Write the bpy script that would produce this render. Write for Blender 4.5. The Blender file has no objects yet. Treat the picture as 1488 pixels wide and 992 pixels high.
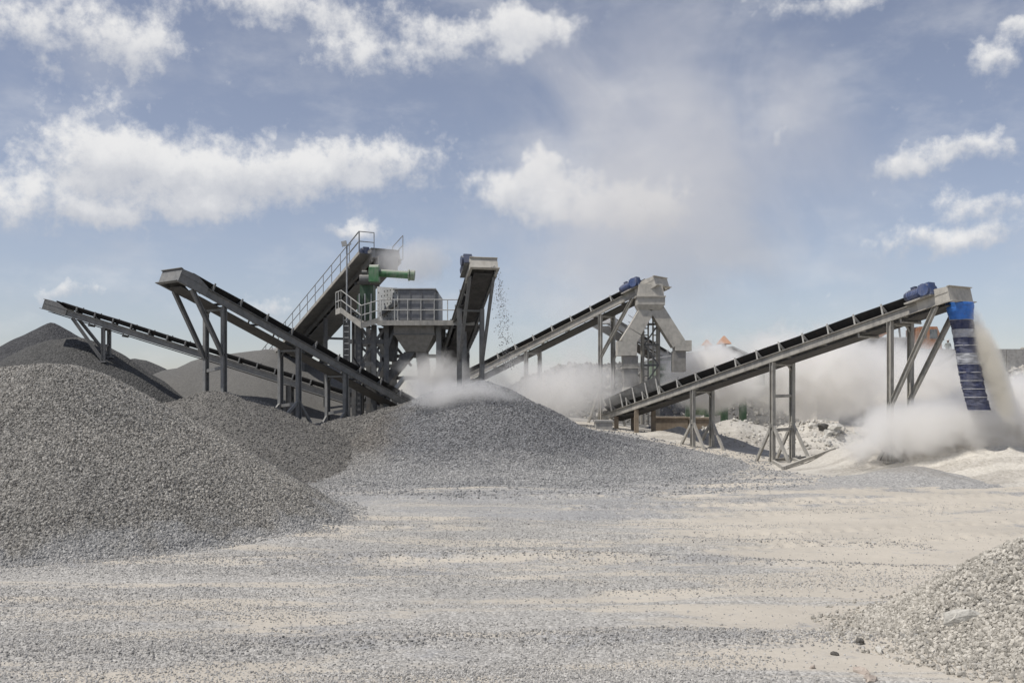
import bpy, math, random
import numpy as np
from mathutils import Vector, Matrix, noise as mnoise
random.seed(7); rng = np.random.default_rng(7)
R = math.radians
sc = bpy.context.scene
COL = sc.collection

# ------------------------------------------------------------------ camera
CAMH, F, CX, HOR = 3.2, 1447.0, 744.0, 575.0
cam_d = bpy.data.cameras.new('camera'); cam = bpy.data.objects.new('camera', cam_d); COL.objects.link(cam)
cam.location = (0, 0, CAMH); cam.rotation_euler = (R(90), 0, 0)
cam_d.sensor_width = 36.0; cam_d.lens = 36.0 * F / 1488.0
cam_d.shift_y = (HOR - 496.0) / 1488.0
cam_d.clip_start = 0.1; cam_d.clip_end = 6000
sc.camera = cam

# ------------------------------------------------------------------ exposure and render
sc.view_settings.view_transform = 'Standard'; sc.view_settings.look = 'None'
sc.view_settings.exposure = 0.0; sc.view_settings.gamma = 1.0
sc.render.engine = 'CYCLES'
cy = sc.cycles
cy.use_denoising = True
cy.max_bounces = 14; cy.diffuse_bounces = 2; cy.glossy_bounces = 2; cy.volume_bounces = 12
cy.transparent_max_bounces = 12
cy.volume_max_steps = 128
cy.caustics_reflective = False; cy.caustics_refractive = False

# ------------------------------------------------------------------ sun
SUN_EL, SUN_AZ = 60.0, 246.0          # compass style, 0 = +Y (away from camera), clockwise: from the left, a little in front
sd = Vector((math.sin(R(SUN_AZ)) * math.cos(R(SUN_EL)), math.cos(R(SUN_AZ)) * math.cos(R(SUN_EL)), math.sin(R(SUN_EL))))
sun_d = bpy.data.lights.new('sun', 'SUN'); sun = bpy.data.objects.new('sun', sun_d); COL.objects.link(sun)
sun_d.energy = 3.6; sun_d.angle = R(0.53); sun_d.color = (1.0, 0.96, 0.9)
sun.rotation_euler = sd.to_track_quat('Z', 'Y').to_euler(); sun.location = sd * 100

# ------------------------------------------------------------------ node helpers
class NT:
    def __init__(s, tree): s.t = tree; s.n = tree.nodes; s.l = tree.links
    def new(s, typ, **kw):
        n = s.n.new(typ)
        for k, v in kw.items(): setattr(n, k, v)
        return n
    def put(s, sock, v):
        if isinstance(v, bpy.types.NodeSocket): s.l.new(v, sock)
        elif v is not None: sock.default_value = v
    def math(s, op, a, b=None, c=None, clamp=False):
        n = s.n.new('ShaderNodeMath'); n.operation = op; n.use_clamp = clamp
        s.put(n.inputs[0], a)
        if b is not None: s.put(n.inputs[1], b)
        if c is not None: s.put(n.inputs[2], c)
        return n.outputs[0]
    def vmath(s, op, a, b=None):
        n = s.n.new('ShaderNodeVectorMath'); n.operation = op
        s.put(n.inputs[0], a)
        if b is not None: s.put(n.inputs[1], b)
        return n.outputs['Value'] if op in ('LENGTH', 'DOT_PRODUCT', 'DISTANCE') else n.outputs[0]
    def noise(s, vec, scale, detail=4, rough=0.55, dist=0.0):
        n = s.n.new('ShaderNodeTexNoise'); s.put(n.inputs['Vector'], vec)
        n.inputs['Scale'].default_value = scale; n.inputs['Detail'].default_value = detail
        n.inputs['Roughness'].default_value = rough; n.inputs['Distortion'].default_value = dist
        return n.outputs['Fac']
    def ramp(s, fac, a, b, lo=0.0, hi=1.0):
        n = s.n.new('ShaderNodeMapRange'); n.interpolation_type = 'SMOOTHSTEP'
        s.put(n.inputs['Value'], fac); s.put(n.inputs['From Min'], a); s.put(n.inputs['From Max'], b)
        s.put(n.inputs['To Min'], lo); s.put(n.inputs['To Max'], hi)
        return n.outputs['Result']
    def mix(s, fac, a, b, mode='MIX'):
        n = s.n.new('ShaderNodeMix'); n.data_type = 'RGBA'; n.blend_type = mode
        s.put(n.inputs[0], fac); s.put(n.inputs[6], a); s.put(n.inputs[7], b)
        return n.outputs[2]
    def mapping(s, vec, scale=(1, 1, 1), loc=(0, 0, 0)):
        n = s.n.new('ShaderNodeMapping'); s.put(n.inputs['Vector'], vec)
        n.inputs['Scale'].default_value = scale; n.inputs['Location'].default_value = loc
        return n.outputs[0]

def c4(c): return (c[0], c[1], c[2], 1.0)

# ------------------------------------------------------------------ sky with clouds
world = bpy.data.worlds.new('World'); sc.world = world; world.use_nodes = True
w = NT(world.node_tree); w.n.clear()
sky = w.new('ShaderNodeTexSky', sky_type='NISHITA'); sky.sun_disc = False
sky.sun_elevation = R(SUN_EL); sky.sun_rotation = R(SUN_AZ)
sky.air_density = 1.0; sky.dust_density = 0.7; sky.ozone_density = 2.0; sky.altitude = 600
SKY_STR = 0.100
geo = w.new('ShaderNodeTexCoord')
D = geo.outputs['Generated']
sep = w.new('ShaderNodeSeparateXYZ'); w.put(sep.inputs[0], D)
az = w.math('ARCTAN2', sep.outputs[0], sep.outputs[1])
el = w.math('ARCSINE', sep.outputs[2])
# clouds seen in the picture, as (azimuth, elevation, half width, half height) in radians, from their place over the site
def sky_pt(px, py): 
    return math.atan((px - CX) / F), math.atan2(HOR - py, math.hypot(F, px - CX))
clouds = [(135,215,62,60),(215,245,110,45),(330,262,95,38),(430,250,110,40),(560,235,100,42),(20,295,70,38),(145,308,45,16),(285,308,75,20),
          (745,272,62,38),(850,292,120,42),(935,305,70,30),(800,240,50,24),(60,35,110,45),(195,60,55,40),(420,15,190,26),(525,80,75,32),(700,62,110,36),(770,30,60,26),
          (1400,208,70,22),(1320,238,48,18),(1430,297,75,22),(1330,355,60,22),(1430,342,60,18),(1443,87,32,18),(97,422,45,14),(395,456,42,22),
          (1190,4,120,18),(520,330,45,14),(1135,195,22,18),(1485,35,25,14)]
cvec = w.new('ShaderNodeCombineXYZ'); w.put(cvec.inputs[0], az); w.put(cvec.inputs[1], el); w.put(cvec.inputs[2], 0.3)
warp = w.new('ShaderNodeTexNoise'); w.put(warp.inputs['Vector'], D); warp.inputs['Scale'].default_value = 26; warp.inputs['Detail'].default_value = 5
wsep = w.new('ShaderNodeSeparateXYZ'); w.put(wsep.inputs[0], warp.outputs['Color'])
az2 = w.math('MULTIPLY_ADD', w.math('SUBTRACT', wsep.outputs[0], 0.5), 0.055, az)
el2 = w.math('MULTIPLY_ADD', w.math('SUBTRACT', wsep.outputs[1], 0.5), 0.04, el)
tot = None; low = None
for (px, py, hw, hh) in clouds:
    a0, e0 = sky_pt(px, py)
    u = w.math('MULTIPLY', w.math('SUBTRACT', az2, a0), F / (hw * 1.02))
    v = w.math('MULTIPLY', w.math('SUBTRACT', el2, e0), F / (hh * 1.02))
    r2 = w.math('MULTIPLY_ADD', u, u, w.math('MULTIPLY', v, v))
    g = w.math('EXPONENT', w.math('MULTIPLY', r2, -1.0))
    tot = g if tot is None else w.math('ADD', tot, g)
    gv = w.math('MULTIPLY', g, v)
    low = gv if low is None else w.math('ADD', low, gv)
# the same kind of clouds all round the sky, outside the strip listed above
fields = w.noise(w.mapping(D, (1.0, 1.0, 2.6)), 4.2, 5, 0.55)
front = w.math('MULTIPLY', w.ramp(sep.outputs[1], 0.75, 0.88), w.ramp(sep.outputs[2], 0.5, 0.38))
general = w.math('MULTIPLY', w.ramp(fields, 0.52, 0.72), w.math('SUBTRACT', 1.0, front))
tot = w.math('ADD', tot, general)
fb = w.noise(D, 30, 8, 0.62)
fb2 = w.noise(D, 95, 6, 0.6)
dens = w.math('ADD', w.math('MULTIPLY_ADD', w.math('SUBTRACT', fb, 0.5), 2.3, tot), w.math('MULTIPLY', w.math('SUBTRACT', fb2, 0.5), 0.9))
mask = w.ramp(dens, 0.26, 1.3)
wisps = w.math('MULTIPLY', w.ramp(w.noise(w.mapping(D, (1, 1, 2.0)), 9, 6, 0.6), 0.42, 0.75), 0.34)
mask = w.math('MAXIMUM', mask, wisps)
lowf = w.math('DIVIDE', low, w.math('ADD', tot, 0.05))
lit = w.ramp(w.math('MULTIPLY_ADD', w.math('SUBTRACT', fb, 0.5), 1.6, lowf), -0.7, 0.55)
ccol = w.mix(lit, (0.56, 0.58, 0.63, 1), (0.86, 0.855, 0.85, 1))
hsv = w.new('ShaderNodeHueSaturation'); hsv.inputs['Saturation'].default_value = 0.66; w.put(hsv.inputs['Color'], sky.outputs[0])
skyc = w.vmath('MULTIPLY', hsv.outputs[0], (SKY_STR * 1.0, SKY_STR * 0.97, SKY_STR * 1.02))
final = w.mix(w.math('MULTIPLY', mask, 0.93), skyc, ccol)
bg = w.new('ShaderNodeBackground'); w.put(bg.inputs['Color'], final); bg.inputs['Strength'].default_value = 1.0
wo = w.new('ShaderNodeOutputWorld'); w.l.new(bg.outputs[0], wo.inputs['Surface'])
world.cycles.sampling_method = 'MANUAL'; world.cycles.sample_map_resolution = 512

# ------------------------------------------------------------------ materials
def new_mat(name):
    m = bpy.data.materials.new(name); m.use_nodes = True
    t = NT(m.node_tree); t.n.clear()
    out = t.new('ShaderNodeOutputMaterial'); b = t.new('ShaderNodeBsdfPrincipled')
    t.l.new(b.outputs[0], out.inputs['Surface'])
    return m, t, b, out

def steel(name, base, dust=(0.47, 0.44, 0.38), top=0.75, side=0.25, rough=0.6, metal=0.0):
    """painted steel with dust lying on upward faces and in streaks"""
    m, t, b, out = new_mat(name)
    g = t.new('ShaderNodeNewGeometry'); pos = g.outputs['Position']
    nz = t.new('ShaderNodeSeparateXYZ'); t.put(nz.inputs[0], g.outputs['Normal'])
    up = t.ramp(nz.outputs[2], 0.25, 0.8)
    n1 = t.noise(pos, 1.7, 5, 0.6); n2 = t.noise(t.mapping(pos, (9, 9, 1.2)), 1.0, 5, 0.6)
    sidef = t.math('MULTIPLY', t.ramp(t.math('MULTIPLY_ADD', n1, 0.6, t.math('MULTIPLY', n2, 0.4)), 0.35, 0.68), side)
    fac = t.math('MAXIMUM', t.math('MULTIPLY', up, t.math('MULTIPLY_ADD', n1, 0.5, top - 0.25)), sidef, clamp=True)
    var = t.mix(t.ramp(t.noise(pos, 5, 4), 0.3, 0.7), c4([c * 0.8 for c in base]), c4([min(1, c * 1.15) for c in base]))
    rust = t.math('MULTIPLY', t.ramp(t.noise(t.mapping(pos, (3, 3, 1.3)), 1.6, 7, 0.72), 0.56, 0.70), 0.55)
    var = t.mix(rust, var, c4([0.5 * c + q for c, q in zip(base, (0.075, 0.04, 0.02))]))
    col = t.mix(fac, var, c4(dust))
    t.put(b.inputs['Base Color'], col); b.inputs['Metallic'].default_value = metal
    t.put(b.inputs['Roughness'], t.math('MULTIPLY_ADD', fac, 0.35, rough, clamp=True))
    bp = t.new('ShaderNodeBump'); bp.inputs['Strength'].default_value = 0.15; bp.inputs['Distance'].default_value = 0.01
    t.put(bp.inputs['Height'], t.noise(pos, 40, 3)); t.l.new(bp.outputs[0], b.inputs['Normal'])
    return m

M = {}
M['steel_dark'] = steel('dark grey paint and cloud shade steel', (0.085, 0.088, 0.09), (0.30, 0.285, 0.26), 0.7, 0.3)  # dark paint; cloud shade over the left plant is put into this base
M['steel_mid'] = steel('grey paint and cloud shade steel', (0.15, 0.152, 0.15), (0.34, 0.325, 0.295), 0.7, 0.35)  # grey paint, on the left also toned down in place of cloud shade
M['steel_pale'] = steel('dusty beige grey steel', (0.27, 0.26, 0.235), (0.50, 0.47, 0.41), 0.8, 0.7)
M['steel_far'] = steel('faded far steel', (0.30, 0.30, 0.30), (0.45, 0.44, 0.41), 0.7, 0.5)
M['chute'] = steel('dusty chute plate', (0.40, 0.38, 0.335), (0.52, 0.49, 0.43), 0.85, 0.8)
M['rail'] = steel('galvanised handrail', (0.30, 0.31, 0.32), (0.42, 0.41, 0.38), 0.5, 0.25, 0.5)
M['rail_pale'] = steel('dusty handrail', (0.42, 0.42, 0.40), (0.52, 0.50, 0.45), 0.5, 0.4, 0.6)
M['belt'] = steel('black rubber belt', (0.012, 0.012, 0.013), (0.10, 0.095, 0.085), 0.12, 0.15, 0.75)
M['belt_under'] = steel('worn grey rubber', (0.045, 0.043, 0.042), (0.2, 0.19, 0.17), 0.3, 0.35, 0.8)
M['bracket'] = steel('pale idler bracket', (0.42, 0.41, 0.38), (0.5, 0.48, 0.43), 0.6, 0.4)
M['bracket_dark'] = steel('grey idler bracket', (0.16, 0.16, 0.155), (0.3, 0.29, 0.27), 0.6, 0.3)
M['roller'] = steel('rust red roller', (0.10, 0.03, 0.025), (0.3, 0.27, 0.23), 0.3, 0.2)
M['blue'] = steel('blue motor paint', (0.035, 0.07, 0.19), (0.40, 0.38, 0.35), 0.55, 0.3, 0.45)
M['navy'] = steel('dark navy motor paint', (0.03, 0.045, 0.10), (0.35, 0.34, 0.31), 0.5, 0.25, 0.45)
M['bright_blue'] = steel('bright blue plastic', (0.025, 0.16, 0.56), (0.3, 0.36, 0.45), 0.4, 0.12, 0.4)
M['sock_navy'] = steel('navy hose fabric', (0.03, 0.04, 0.10), (0.26, 0.26, 0.28), 0.4, 0.45, 0.8)
M['sock_white'] = steel('white hose fabric', (0.40, 0.41, 0.44), (0.5, 0.48, 0.44), 0.4, 0.2, 0.8)
M['green'] = steel('green machine paint', (0.04, 0.16, 0.055), (0.42, 0.41, 0.36), 0.85, 0.45, 0.5)
M['green_dark'] = steel('dark green machine paint', (0.028, 0.075, 0.035), (0.3, 0.3, 0.26), 0.6, 0.3, 0.5)
M['green_pale'] = steel('dusty green paint', (0.13, 0.20, 0.12), (0.45, 0.44, 0.38), 0.8, 0.55, 0.6)
M['panel'] = steel('dusty light panel', (0.36, 0.37, 0.37), (0.48, 0.46, 0.42), 0.7, 0.4)
M['bin'] = steel('grey bin panel', (0.16, 0.165, 0.175), (0.32, 0.31, 0.29), 0.7, 0.25)
M['hopper'] = steel('dusty hopper plate', (0.23, 0.22, 0.20), (0.34, 0.32, 0.29), 0.7, 0.5)
M['orange'] = steel('haze muted orange paint', (0.46, 0.185, 0.075), (0.5, 0.42, 0.34), 0.6, 0.6, 0.6)  # muted tone and heavier side dust stand in for haze over the orange
M['glass'] = steel('dusty dark glass', (0.12, 0.14, 0.15), (0.4, 0.39, 0.36), 0.4, 0.4, 0.2)
M['tyre'] = steel('tyre rubber', (0.02, 0.02, 0.02), (0.2, 0.19, 0.17), 0.5, 0.3, 0.8)
M['concrete'] = steel('dusty concrete', (0.30, 0.295, 0.285), (0.45, 0.43, 0.39), 0.7, 0.5, 0.9)
M['brown'] = steel('brown earth caked steel', (0.20, 0.155, 0.11), (0.38, 0.33, 0.26), 0.7, 0.4, 0.9)
M['hole'] = steel('black hole disc', (0.03, 0.03, 0.03), (0.1, 0.1, 0.1), 0.2, 0.1)  # dark openings of the screen panel, drawn as colour on small discs
M['hi_vis'] = steel('grey green overalls', (0.22, 0.25, 0.22), (0.4, 0.39, 0.36), 0.3, 0.3, 0.9)
M['helmet'] = steel('white helmet', (0.75, 0.75, 0.73), (0.6, 0.58, 0.55), 0.2, 0.1, 0.4)
M['skin'] = steel('skin', (0.30, 0.17, 0.11), (0.35, 0.25, 0.2), 0.1, 0.1, 0.6)

def blend_zones(t, pos, col, rnd, low, west):
    sx = t.new('ShaderNodeSeparateXYZ'); t.put(sx.inputs[0], pos)
    nn = t.math('SUBTRACT', t.noise(pos, 0.9, 5, 0.65), 0.5)
    if west is not None:        # tan stone tipped on the left flank
        f = t.ramp(t.math('MULTIPLY_ADD', nn, 3.0, sx.outputs[0]), west + 1.0, west - 1.0)
        col = t.mix(f, col, t.mix(rnd, (0.14, 0.132, 0.12, 1), (0.29, 0.272, 0.245, 1)))
    if low is not None:         # pale trodden stone mixed in near the foot
        f = t.ramp(t.math('MULTIPLY_ADD', nn, 1.6, sx.outputs[2]), low, 0.1)
        col = t.mix(t.math('MULTIPLY', f, 0.8), col, t.mix(rnd, (0.24, 0.24, 0.235, 1), (0.50, 0.49, 0.47, 1)))
    return col
def gravel(name, cols, size=0.06, bump=0.8, patch=None, patch_scale=0.25, big=0.12, low=None, west=None):
    """crushed stone: a cell per stone with its own tone, pits between them"""
    m, t, b, out = new_mat(name)
    g = t.new('ShaderNodeNewGeometry'); pos = g.outputs['Position']
    wp = t.new('ShaderNodeTexNoise'); t.put(wp.inputs['Vector'], pos); wp.inputs['Scale'].default_value = 0.6 / size
    pw = t.vmath('MULTIPLY_ADD', wp.outputs['Color'], (size * 0.6,) * 3); t.n[-1].inputs[2].default_value = (0, 0, 0)
    t.l.new(pos, t.n[-1].inputs[2])
    v = t.new('ShaderNodeTexVoronoi'); t.put(v.inputs['Vector'], pw); v.inputs['Scale'].default_value = 1.0 / size
    sepc = t.new('ShaderNodeSeparateColor'); t.put(sepc.inputs[0], v.outputs['Color'])
    big_n = t.noise(pos, big, 5, 0.6)
    col = t.mix(sepc.outputs[0], c4(cols[0]), c4(cols[1]))
    if patch:
        pf = t.ramp(t.noise(t.mapping(pos, (0.45, 1.3, 1.0)), patch_scale, 6, 0.62, 0.4), 0.46, 0.58)
        col = t.mix(pf, col, t.mix(sepc.outputs[1], c4(patch[0]), c4(patch[1])))
    col = blend_zones(t, pos, col, sepc.outputs[1], low, west)
    col = t.mix(0.55, col, t.mix(t.ramp(big_n, 0.3, 0.7), (0.75, 0.75, 0.76, 1), (1.1, 1.08, 1.05, 1)), 'MULTIPLY')
    t.put(b.inputs['Base Color'], col); b.inputs['Roughness'].default_value = 0.95
    b.inputs['Specular IOR Level'].default_value = 0.15
    bp = t.new('ShaderNodeBump'); bp.inputs['Strength'].default_value = bump; bp.inputs['Distance'].default_value = size * 0.6
    h = t.math('MULTIPLY_ADD', v.outputs['Distance'], -1.2, t.math('MULTIPLY', sepc.outputs[2], 0.8))
    t.put(bp.inputs['Height'], h); t.l.new(bp.outputs[0], b.inputs['Normal'])
    return m

def stone_mat(name, lo, hi, low=None, west=None):
    m, t, b, out = new_mat(name)
    oi = t.new('ShaderNodeObjectInfo')
    g = t.new('ShaderNodeNewGeometry')
    col = t.mix(oi.outputs['Random'], c4(lo), c4(hi))
    col = blend_zones(t, g.outputs['Position'], col, oi.outputs['Random'], low, west)
    col = t.mix(0.5, col, t.mix(t.ramp(t.noise(g.outputs['Position'], 0.25, 4), 0.35, 0.65), (0.8, 0.8, 0.8, 1), (1.12, 1.1, 1.07, 1)), 'MULTIPLY')
    t.put(b.inputs['Base Color'], col); b.inputs['Roughness'].default_value = 0.95
    b.inputs['Specular IOR Level'].default_value = 0.15
    return m

M['g_left'] = gravel('left pile gravel', ((0.10, 0.096, 0.089), (0.24, 0.23, 0.21)), 0.05, low=0.5)  # base darker than its stones: shade in the gaps put into the colour
M['g_centre'] = gravel('blue grey gravel', ((0.11, 0.111, 0.113), (0.27, 0.271, 0.274)), 0.07, low=1.3, west=-5.2)
M['g_tan'] = gravel('tan grey gravel', ((0.135, 0.13, 0.12), (0.26, 0.248, 0.225)), 0.06)
M['g_dark'] = gravel('dark fine aggregate', ((0.055, 0.056, 0.058), (0.10, 0.10, 0.102)), 0.13, 0.8)  # dark basalt, with the left side's cloud shade also in the tone
M['g_dark2'] = gravel('dark grey fine aggregate', ((0.075, 0.075, 0.073), (0.13, 0.128, 0.122)), 0.12, 0.8)  # dark basalt tone that also carries cloud shade
M['g_mound'] = gravel('grey crusher dust', ((0.13, 0.127, 0.12), (0.18, 0.176, 0.165)), 0.05, 0.4)
M['g_heap'] = gravel('grey rock powder', ((0.25, 0.24, 0.22), (0.34, 0.325, 0.30)), 0.06, 0.5, low=0.75)
M['g_near'] = gravel('pale coarse gravel', ((0.2, 0.192, 0.175), (0.40, 0.385, 0.35)), 0.05, low=0.35)  # kept darker than the stones on top, as painted shade between them
M['g_white'] = gravel('white rock powder', ((0.50, 0.47, 0.41), (0.60, 0.57, 0.51)), 0.09, 0.3, ((0.36, 0.335, 0.29), (0.5, 0.47, 0.42)), 0.6)
M['g_far'] = gravel('pale far rubble', ((0.27, 0.265, 0.25), (0.46, 0.45, 0.42)), 0.6, 0.9)
M['s_left'] = stone_mat('left pile stone', (0.155, 0.147, 0.133), (0.45, 0.43, 0.39), low=0.5)
M['s_centre'] = stone_mat('blue grey stone', (0.11, 0.111, 0.113), (0.34, 0.341, 0.344), low=1.3, west=-5.2)
M['s_near'] = stone_mat('pale stone', (0.25, 0.235, 0.205), (0.56, 0.53, 0.47))
M['s_ground'] = stone_mat('ground stone', (0.25, 0.243, 0.23), (0.60, 0.58, 0.54))
M['s_wind'] = stone_mat('windrow stone', (0.19, 0.185, 0.175), (0.5, 0.485, 0.46))  # darker than ground stone: shadow of the ridges put into the tone
M['s_tan'] = stone_mat('tan stone', (0.14, 0.134, 0.123), (0.30, 0.285, 0.26))
M['s_white'] = stone_mat('white rubble stone', (0.38, 0.36, 0.32), (0.60, 0.58, 0.53))
M['rock_dark'] = gravel('dark rock', ((0.10, 0.095, 0.085), (0.16, 0.15, 0.135)), 0.02, 0.5)
M['rock_pink'] = gravel('pinkish rock', ((0.40, 0.34, 0.29), (0.48, 0.42, 0.36)), 0.03, 0.3)
M['rock_pale'] = gravel('pale rock', ((0.52, 0.5, 0.45), (0.62, 0.6, 0.54)), 0.03, 0.3)

# ------------------------------------------------------------------ object helpers
ORG = {}
def thing(name, label, cat, loc=(0, 0, 0), group=None):
    o = bpy.data.objects.new(name, None); COL.objects.link(o); o.empty_display_size = 0.3
    o.location = loc; o['label'] = label; o['category'] = cat
    if group: o['group'] = group
    ORG[o] = Vector(loc); return o

class MB:
    def __init__(s): s.v = []; s.f = []
    def add(s, vs, fs):
        k = len(s.v); s.v += [tuple(v) for v in vs]; s.f += [tuple(i + k for i in f) for f in fs]; return s
    def obox(s, c, ax, ay, az):
        """box from centre and three half-axis vectors"""
        c = Vector(c); ax, ay, az = Vector(ax), Vector(ay), Vector(az)
        vs = [c + sx * ax + sy * ay + sz * az for sz in (-1, 1) for sy in (-1, 1) for sx in (-1, 1)]
        return s.add(vs, [(0, 2, 3, 1), (4, 5, 7, 6), (0, 1, 5, 4), (2, 6, 7, 3), (0, 4, 6, 2), (1, 3, 7, 5)])
    def box(s, x0, x1, y0, y1, z0, z1):
        return s.obox(((x0 + x1) / 2, (y0 + y1) / 2, (z0 + z1) / 2), ((x1 - x0) / 2, 0, 0), (0, (y1 - y0) / 2, 0), (0, 0, (z1 - z0) / 2))
    def beam(s, p0, p1, wd, hd, up=(0, 0, 1)):
        p0, p1 = Vector(p0), Vector(p1); d = (p1 - p0)
        L = d.length; d.normalize(); up = Vector(up)
        if abs(d.dot(up)) > 0.98: up = Vector((0, 1, 0))
        side = d.cross(up).normalized(); u = side.cross(d).normalized()
        return s.obox((p0 + p1) / 2, d * L / 2, side * wd / 2, u * hd / 2)
    def ibeam(s, p0, p1, wd, hd, side_dir, t=0.03):
        """H section: two flanges facing side_dir and a web"""
        p0, p1 = Vector(p0), Vector(p1); d = (p1 - p0); L = d.length; d.normalize()
        sd_ = Vector(side_dir); sd_ = (sd_ - d * d.dot(sd_)).normalized(); u = d.cross(sd_).normalized(); c = (p0 + p1) / 2
        s.obox(c + u * (hd / 2 - t / 2), d * L / 2, sd_ * wd / 2, u * t / 2)
        s.obox(c - u * (hd / 2 - t / 2), d * L / 2, sd_ * wd / 2, u * t / 2)
        return s.obox(c, d * (L / 2 - .002), sd_ * t / 2, u * (hd / 2 - t))
    def tube(s, p0, p1, r0, r1=None, n=10, caps=True):
        p0, p1 = Vector(p0), Vector(p1); d = (p1 - p0).normalized(); r1 = r0 if r1 is None else r1
        a = d.orthogonal().normalized(); b = d.cross(a); vs = []
        for p, r in ((p0, r0), (p1, r1)):
            for i in range(n):
                q = 2 * math.pi * i / n; vs.append(p + (a * math.cos(q) + b * math.sin(q)) * r)
        fs = [(i, (i + 1) % n, n + (i + 1) % n, n + i) for i in range(n)]
        if caps: fs += [tuple(range(n - 1, -1, -1)), tuple(range(n, 2 * n))]
        return s.add(vs, fs)
    def path(s, pts, r, n=6):
        for a, b in zip(pts[:-1], pts[1:]): s.tube(a, b, r, n=n)
        return s
    def sweep(s, rings, closed=True, caps=True):
        n = len(rings[0]); vs = [v for r in rings for v in r]; fs = []
        for k in range(len(rings) - 1):
            for i in range(n if closed else n - 1):
                j = (i + 1) % n; fs.append((k * n + i, k * n + j, (k + 1) * n + j, (k + 1) * n + i))
        if caps and closed: fs += [tuple(range(n - 1, -1, -1)), tuple((len(rings) - 1) * n + i for i in range(n))]
        return s.add(vs, fs)
    def build(s, name, mat, parent=None, smooth=False, kind=None, label=None):
        o_ = Vector((0, 0, 0)) if parent is None else ORG[parent]
        me = bpy.data.meshes.new(name); me.from_pydata([tuple(Vector(v) - o_) for v in s.v], [], s.f); me.update()
        me.materials.append(M[mat] if isinstance(mat, str) else mat)
        if smooth: me.polygons.foreach_set('use_smooth', [True] * len(me.polygons))
        ob = bpy.data.objects.new(name, me); COL.objects.link(ob)
        if parent is not None: ob.parent = parent
        ORG[ob] = o_
        if kind: ob['kind'] = kind
        if label: ob['label'] = label
        return ob

def P(px, py, Y): return Vector(((px - CX) / F * Y, Y, CAMH - (py - HOR) / F * Y))
def proj(p): return (CX + p[0] / p[1] * F, HOR - (p[2] - CAMH) / p[1] * F)

# ------------------------------------------------------------------ terrain height and piles
_tab = rng.random((256, 256))
def vnoise(x, y):
    xi = np.floor(x).astype(int); yi = np.floor(y).astype(int); fx = x - xi; fy = y - yi
    fx = fx * fx * (3 - 2 * fx); fy = fy * fy * (3 - 2 * fy)
    g = lambda a, b: _tab[a & 255, b & 255]
    return (g(xi, yi) * (1 - fx) + g(xi + 1, yi) * fx) * (1 - fy) + (g(xi, yi + 1) * (1 - fx) + g(xi + 1, yi + 1) * fx) * fy
def fbm(x, y, o=4, gain=0.5):
    s = 0; a = 1; tt = 0
    for i in range(o):
        s = s + a * (vnoise(x * 2 ** i + 17.3 * i, y * 2 ** i + 5.1 * i) - 0.5); tt += a; a *= gain
    return s / tt * 2
def sstep(a, b, x):
    t = np.clip((x - a) / (b - a), 0, 1); return t * t * (3 - 2 * t)
def windrow(x, y):
    curve = y + 0.012 * (x - 1) ** 2 + 0.5 * fbm(x * 0.12, y * 0.05 + 9, 2)
    rid = np.abs(((curve * 0.36 + 0.45 * fbm(x * 0.05 + 3, curve * 0.2, 2)) % 1.0) - 0.5) * 2
    return rid, np.clip(0.35 + 1.7 * fbm(x * 0.09 + 40, curve * 0.3, 3), 0, 1.4)
def ground_h(x, y):
    x = np.asarray(x, float); y = np.asarray(y, float)
    rise = 1.6 * sstep(41, 56, y) * sstep(17, 3, x)
    rise = rise + 0.5 * sstep(42, 52, y) * sstep(10, 22, x)
    h = rise + 0.10 * fbm(x * 0.16, y * 0.16, 3)
    near = sstep(60, 20, y)
    # low windrows of loosened gravel left by the loader, running roughly across the yard
    rid, amp = windrow(x, y)
    h = h + near * 0.15 * sstep(11, 19, y) * amp * sstep(0.6, 1.0, rid) * sstep(11, 3, x)
    h = h + near * 0.025 * fbm(x * 1.1, y * 2.4, 4)
    for a, b, k in ((27.0, 0.22, 0.006), (29.6, 0.26, 0.004), (33.5, 0.10, 0.010), (21.5, 0.30, 0.0)):
        for off in (0.0, 2.0):
            dist = np.abs(y - (a + off + b * (x - 6) + k * (x - 6) ** 2))
            tread = 0.6 + 0.4 * np.sign(np.sin(x * 14 + 3 * dist))
            h = h - 0.055 * tread * sstep(0.34, 0.2, dist) * sstep(0, 3, x) + 0.03 * sstep(0.3, 0.42, dist) * sstep(0.7, 0.45, dist) * sstep(0, 3, x)
    return h

PILES = []
def pile_h(ridge, slope, x, y, rnd, amp, toe=0.7):
    """height of a tipped heap: falls off at the angle of repose from a ridge line of (x, y, z)"""
    best = np.full(np.shape(x), -1e9)
    pts = ridge if len(ridge) > 1 else [ridge[0], ridge[0] + Vector((0.01, 0, 0))]
    for a, b in zip(pts[:-1], pts[1:]):
        dx, dy = b[0] - a[0], b[1] - a[1]; L2 = dx * dx + dy * dy
        t = np.clip(((x - a[0]) * dx + (y - a[1]) * dy) / L2, 0, 1)
        d = np.hypot(x - a[0] - t * dx, y - a[1] - t * dy)
        z = a[2] + t * (b[2] - a[2]) - slope * (np.sqrt(d * d + rnd * rnd) - rnd)
        best = np.maximum(best, z)
    best = best + amp * (fbm(x * 0.35 + ridge[0][0], y * 0.35, 4) + 0.35 * fbm(x * 1.6, y * 1.6 + 3, 3))
    # spread out a little at the toe
    g = ground_h(x, y); k = best - g
    return g + np.where(k < toe, toe * np.exp(np.clip((k - toe) / toe, -8, 0)) - 0.12, k - 0.12)

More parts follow.
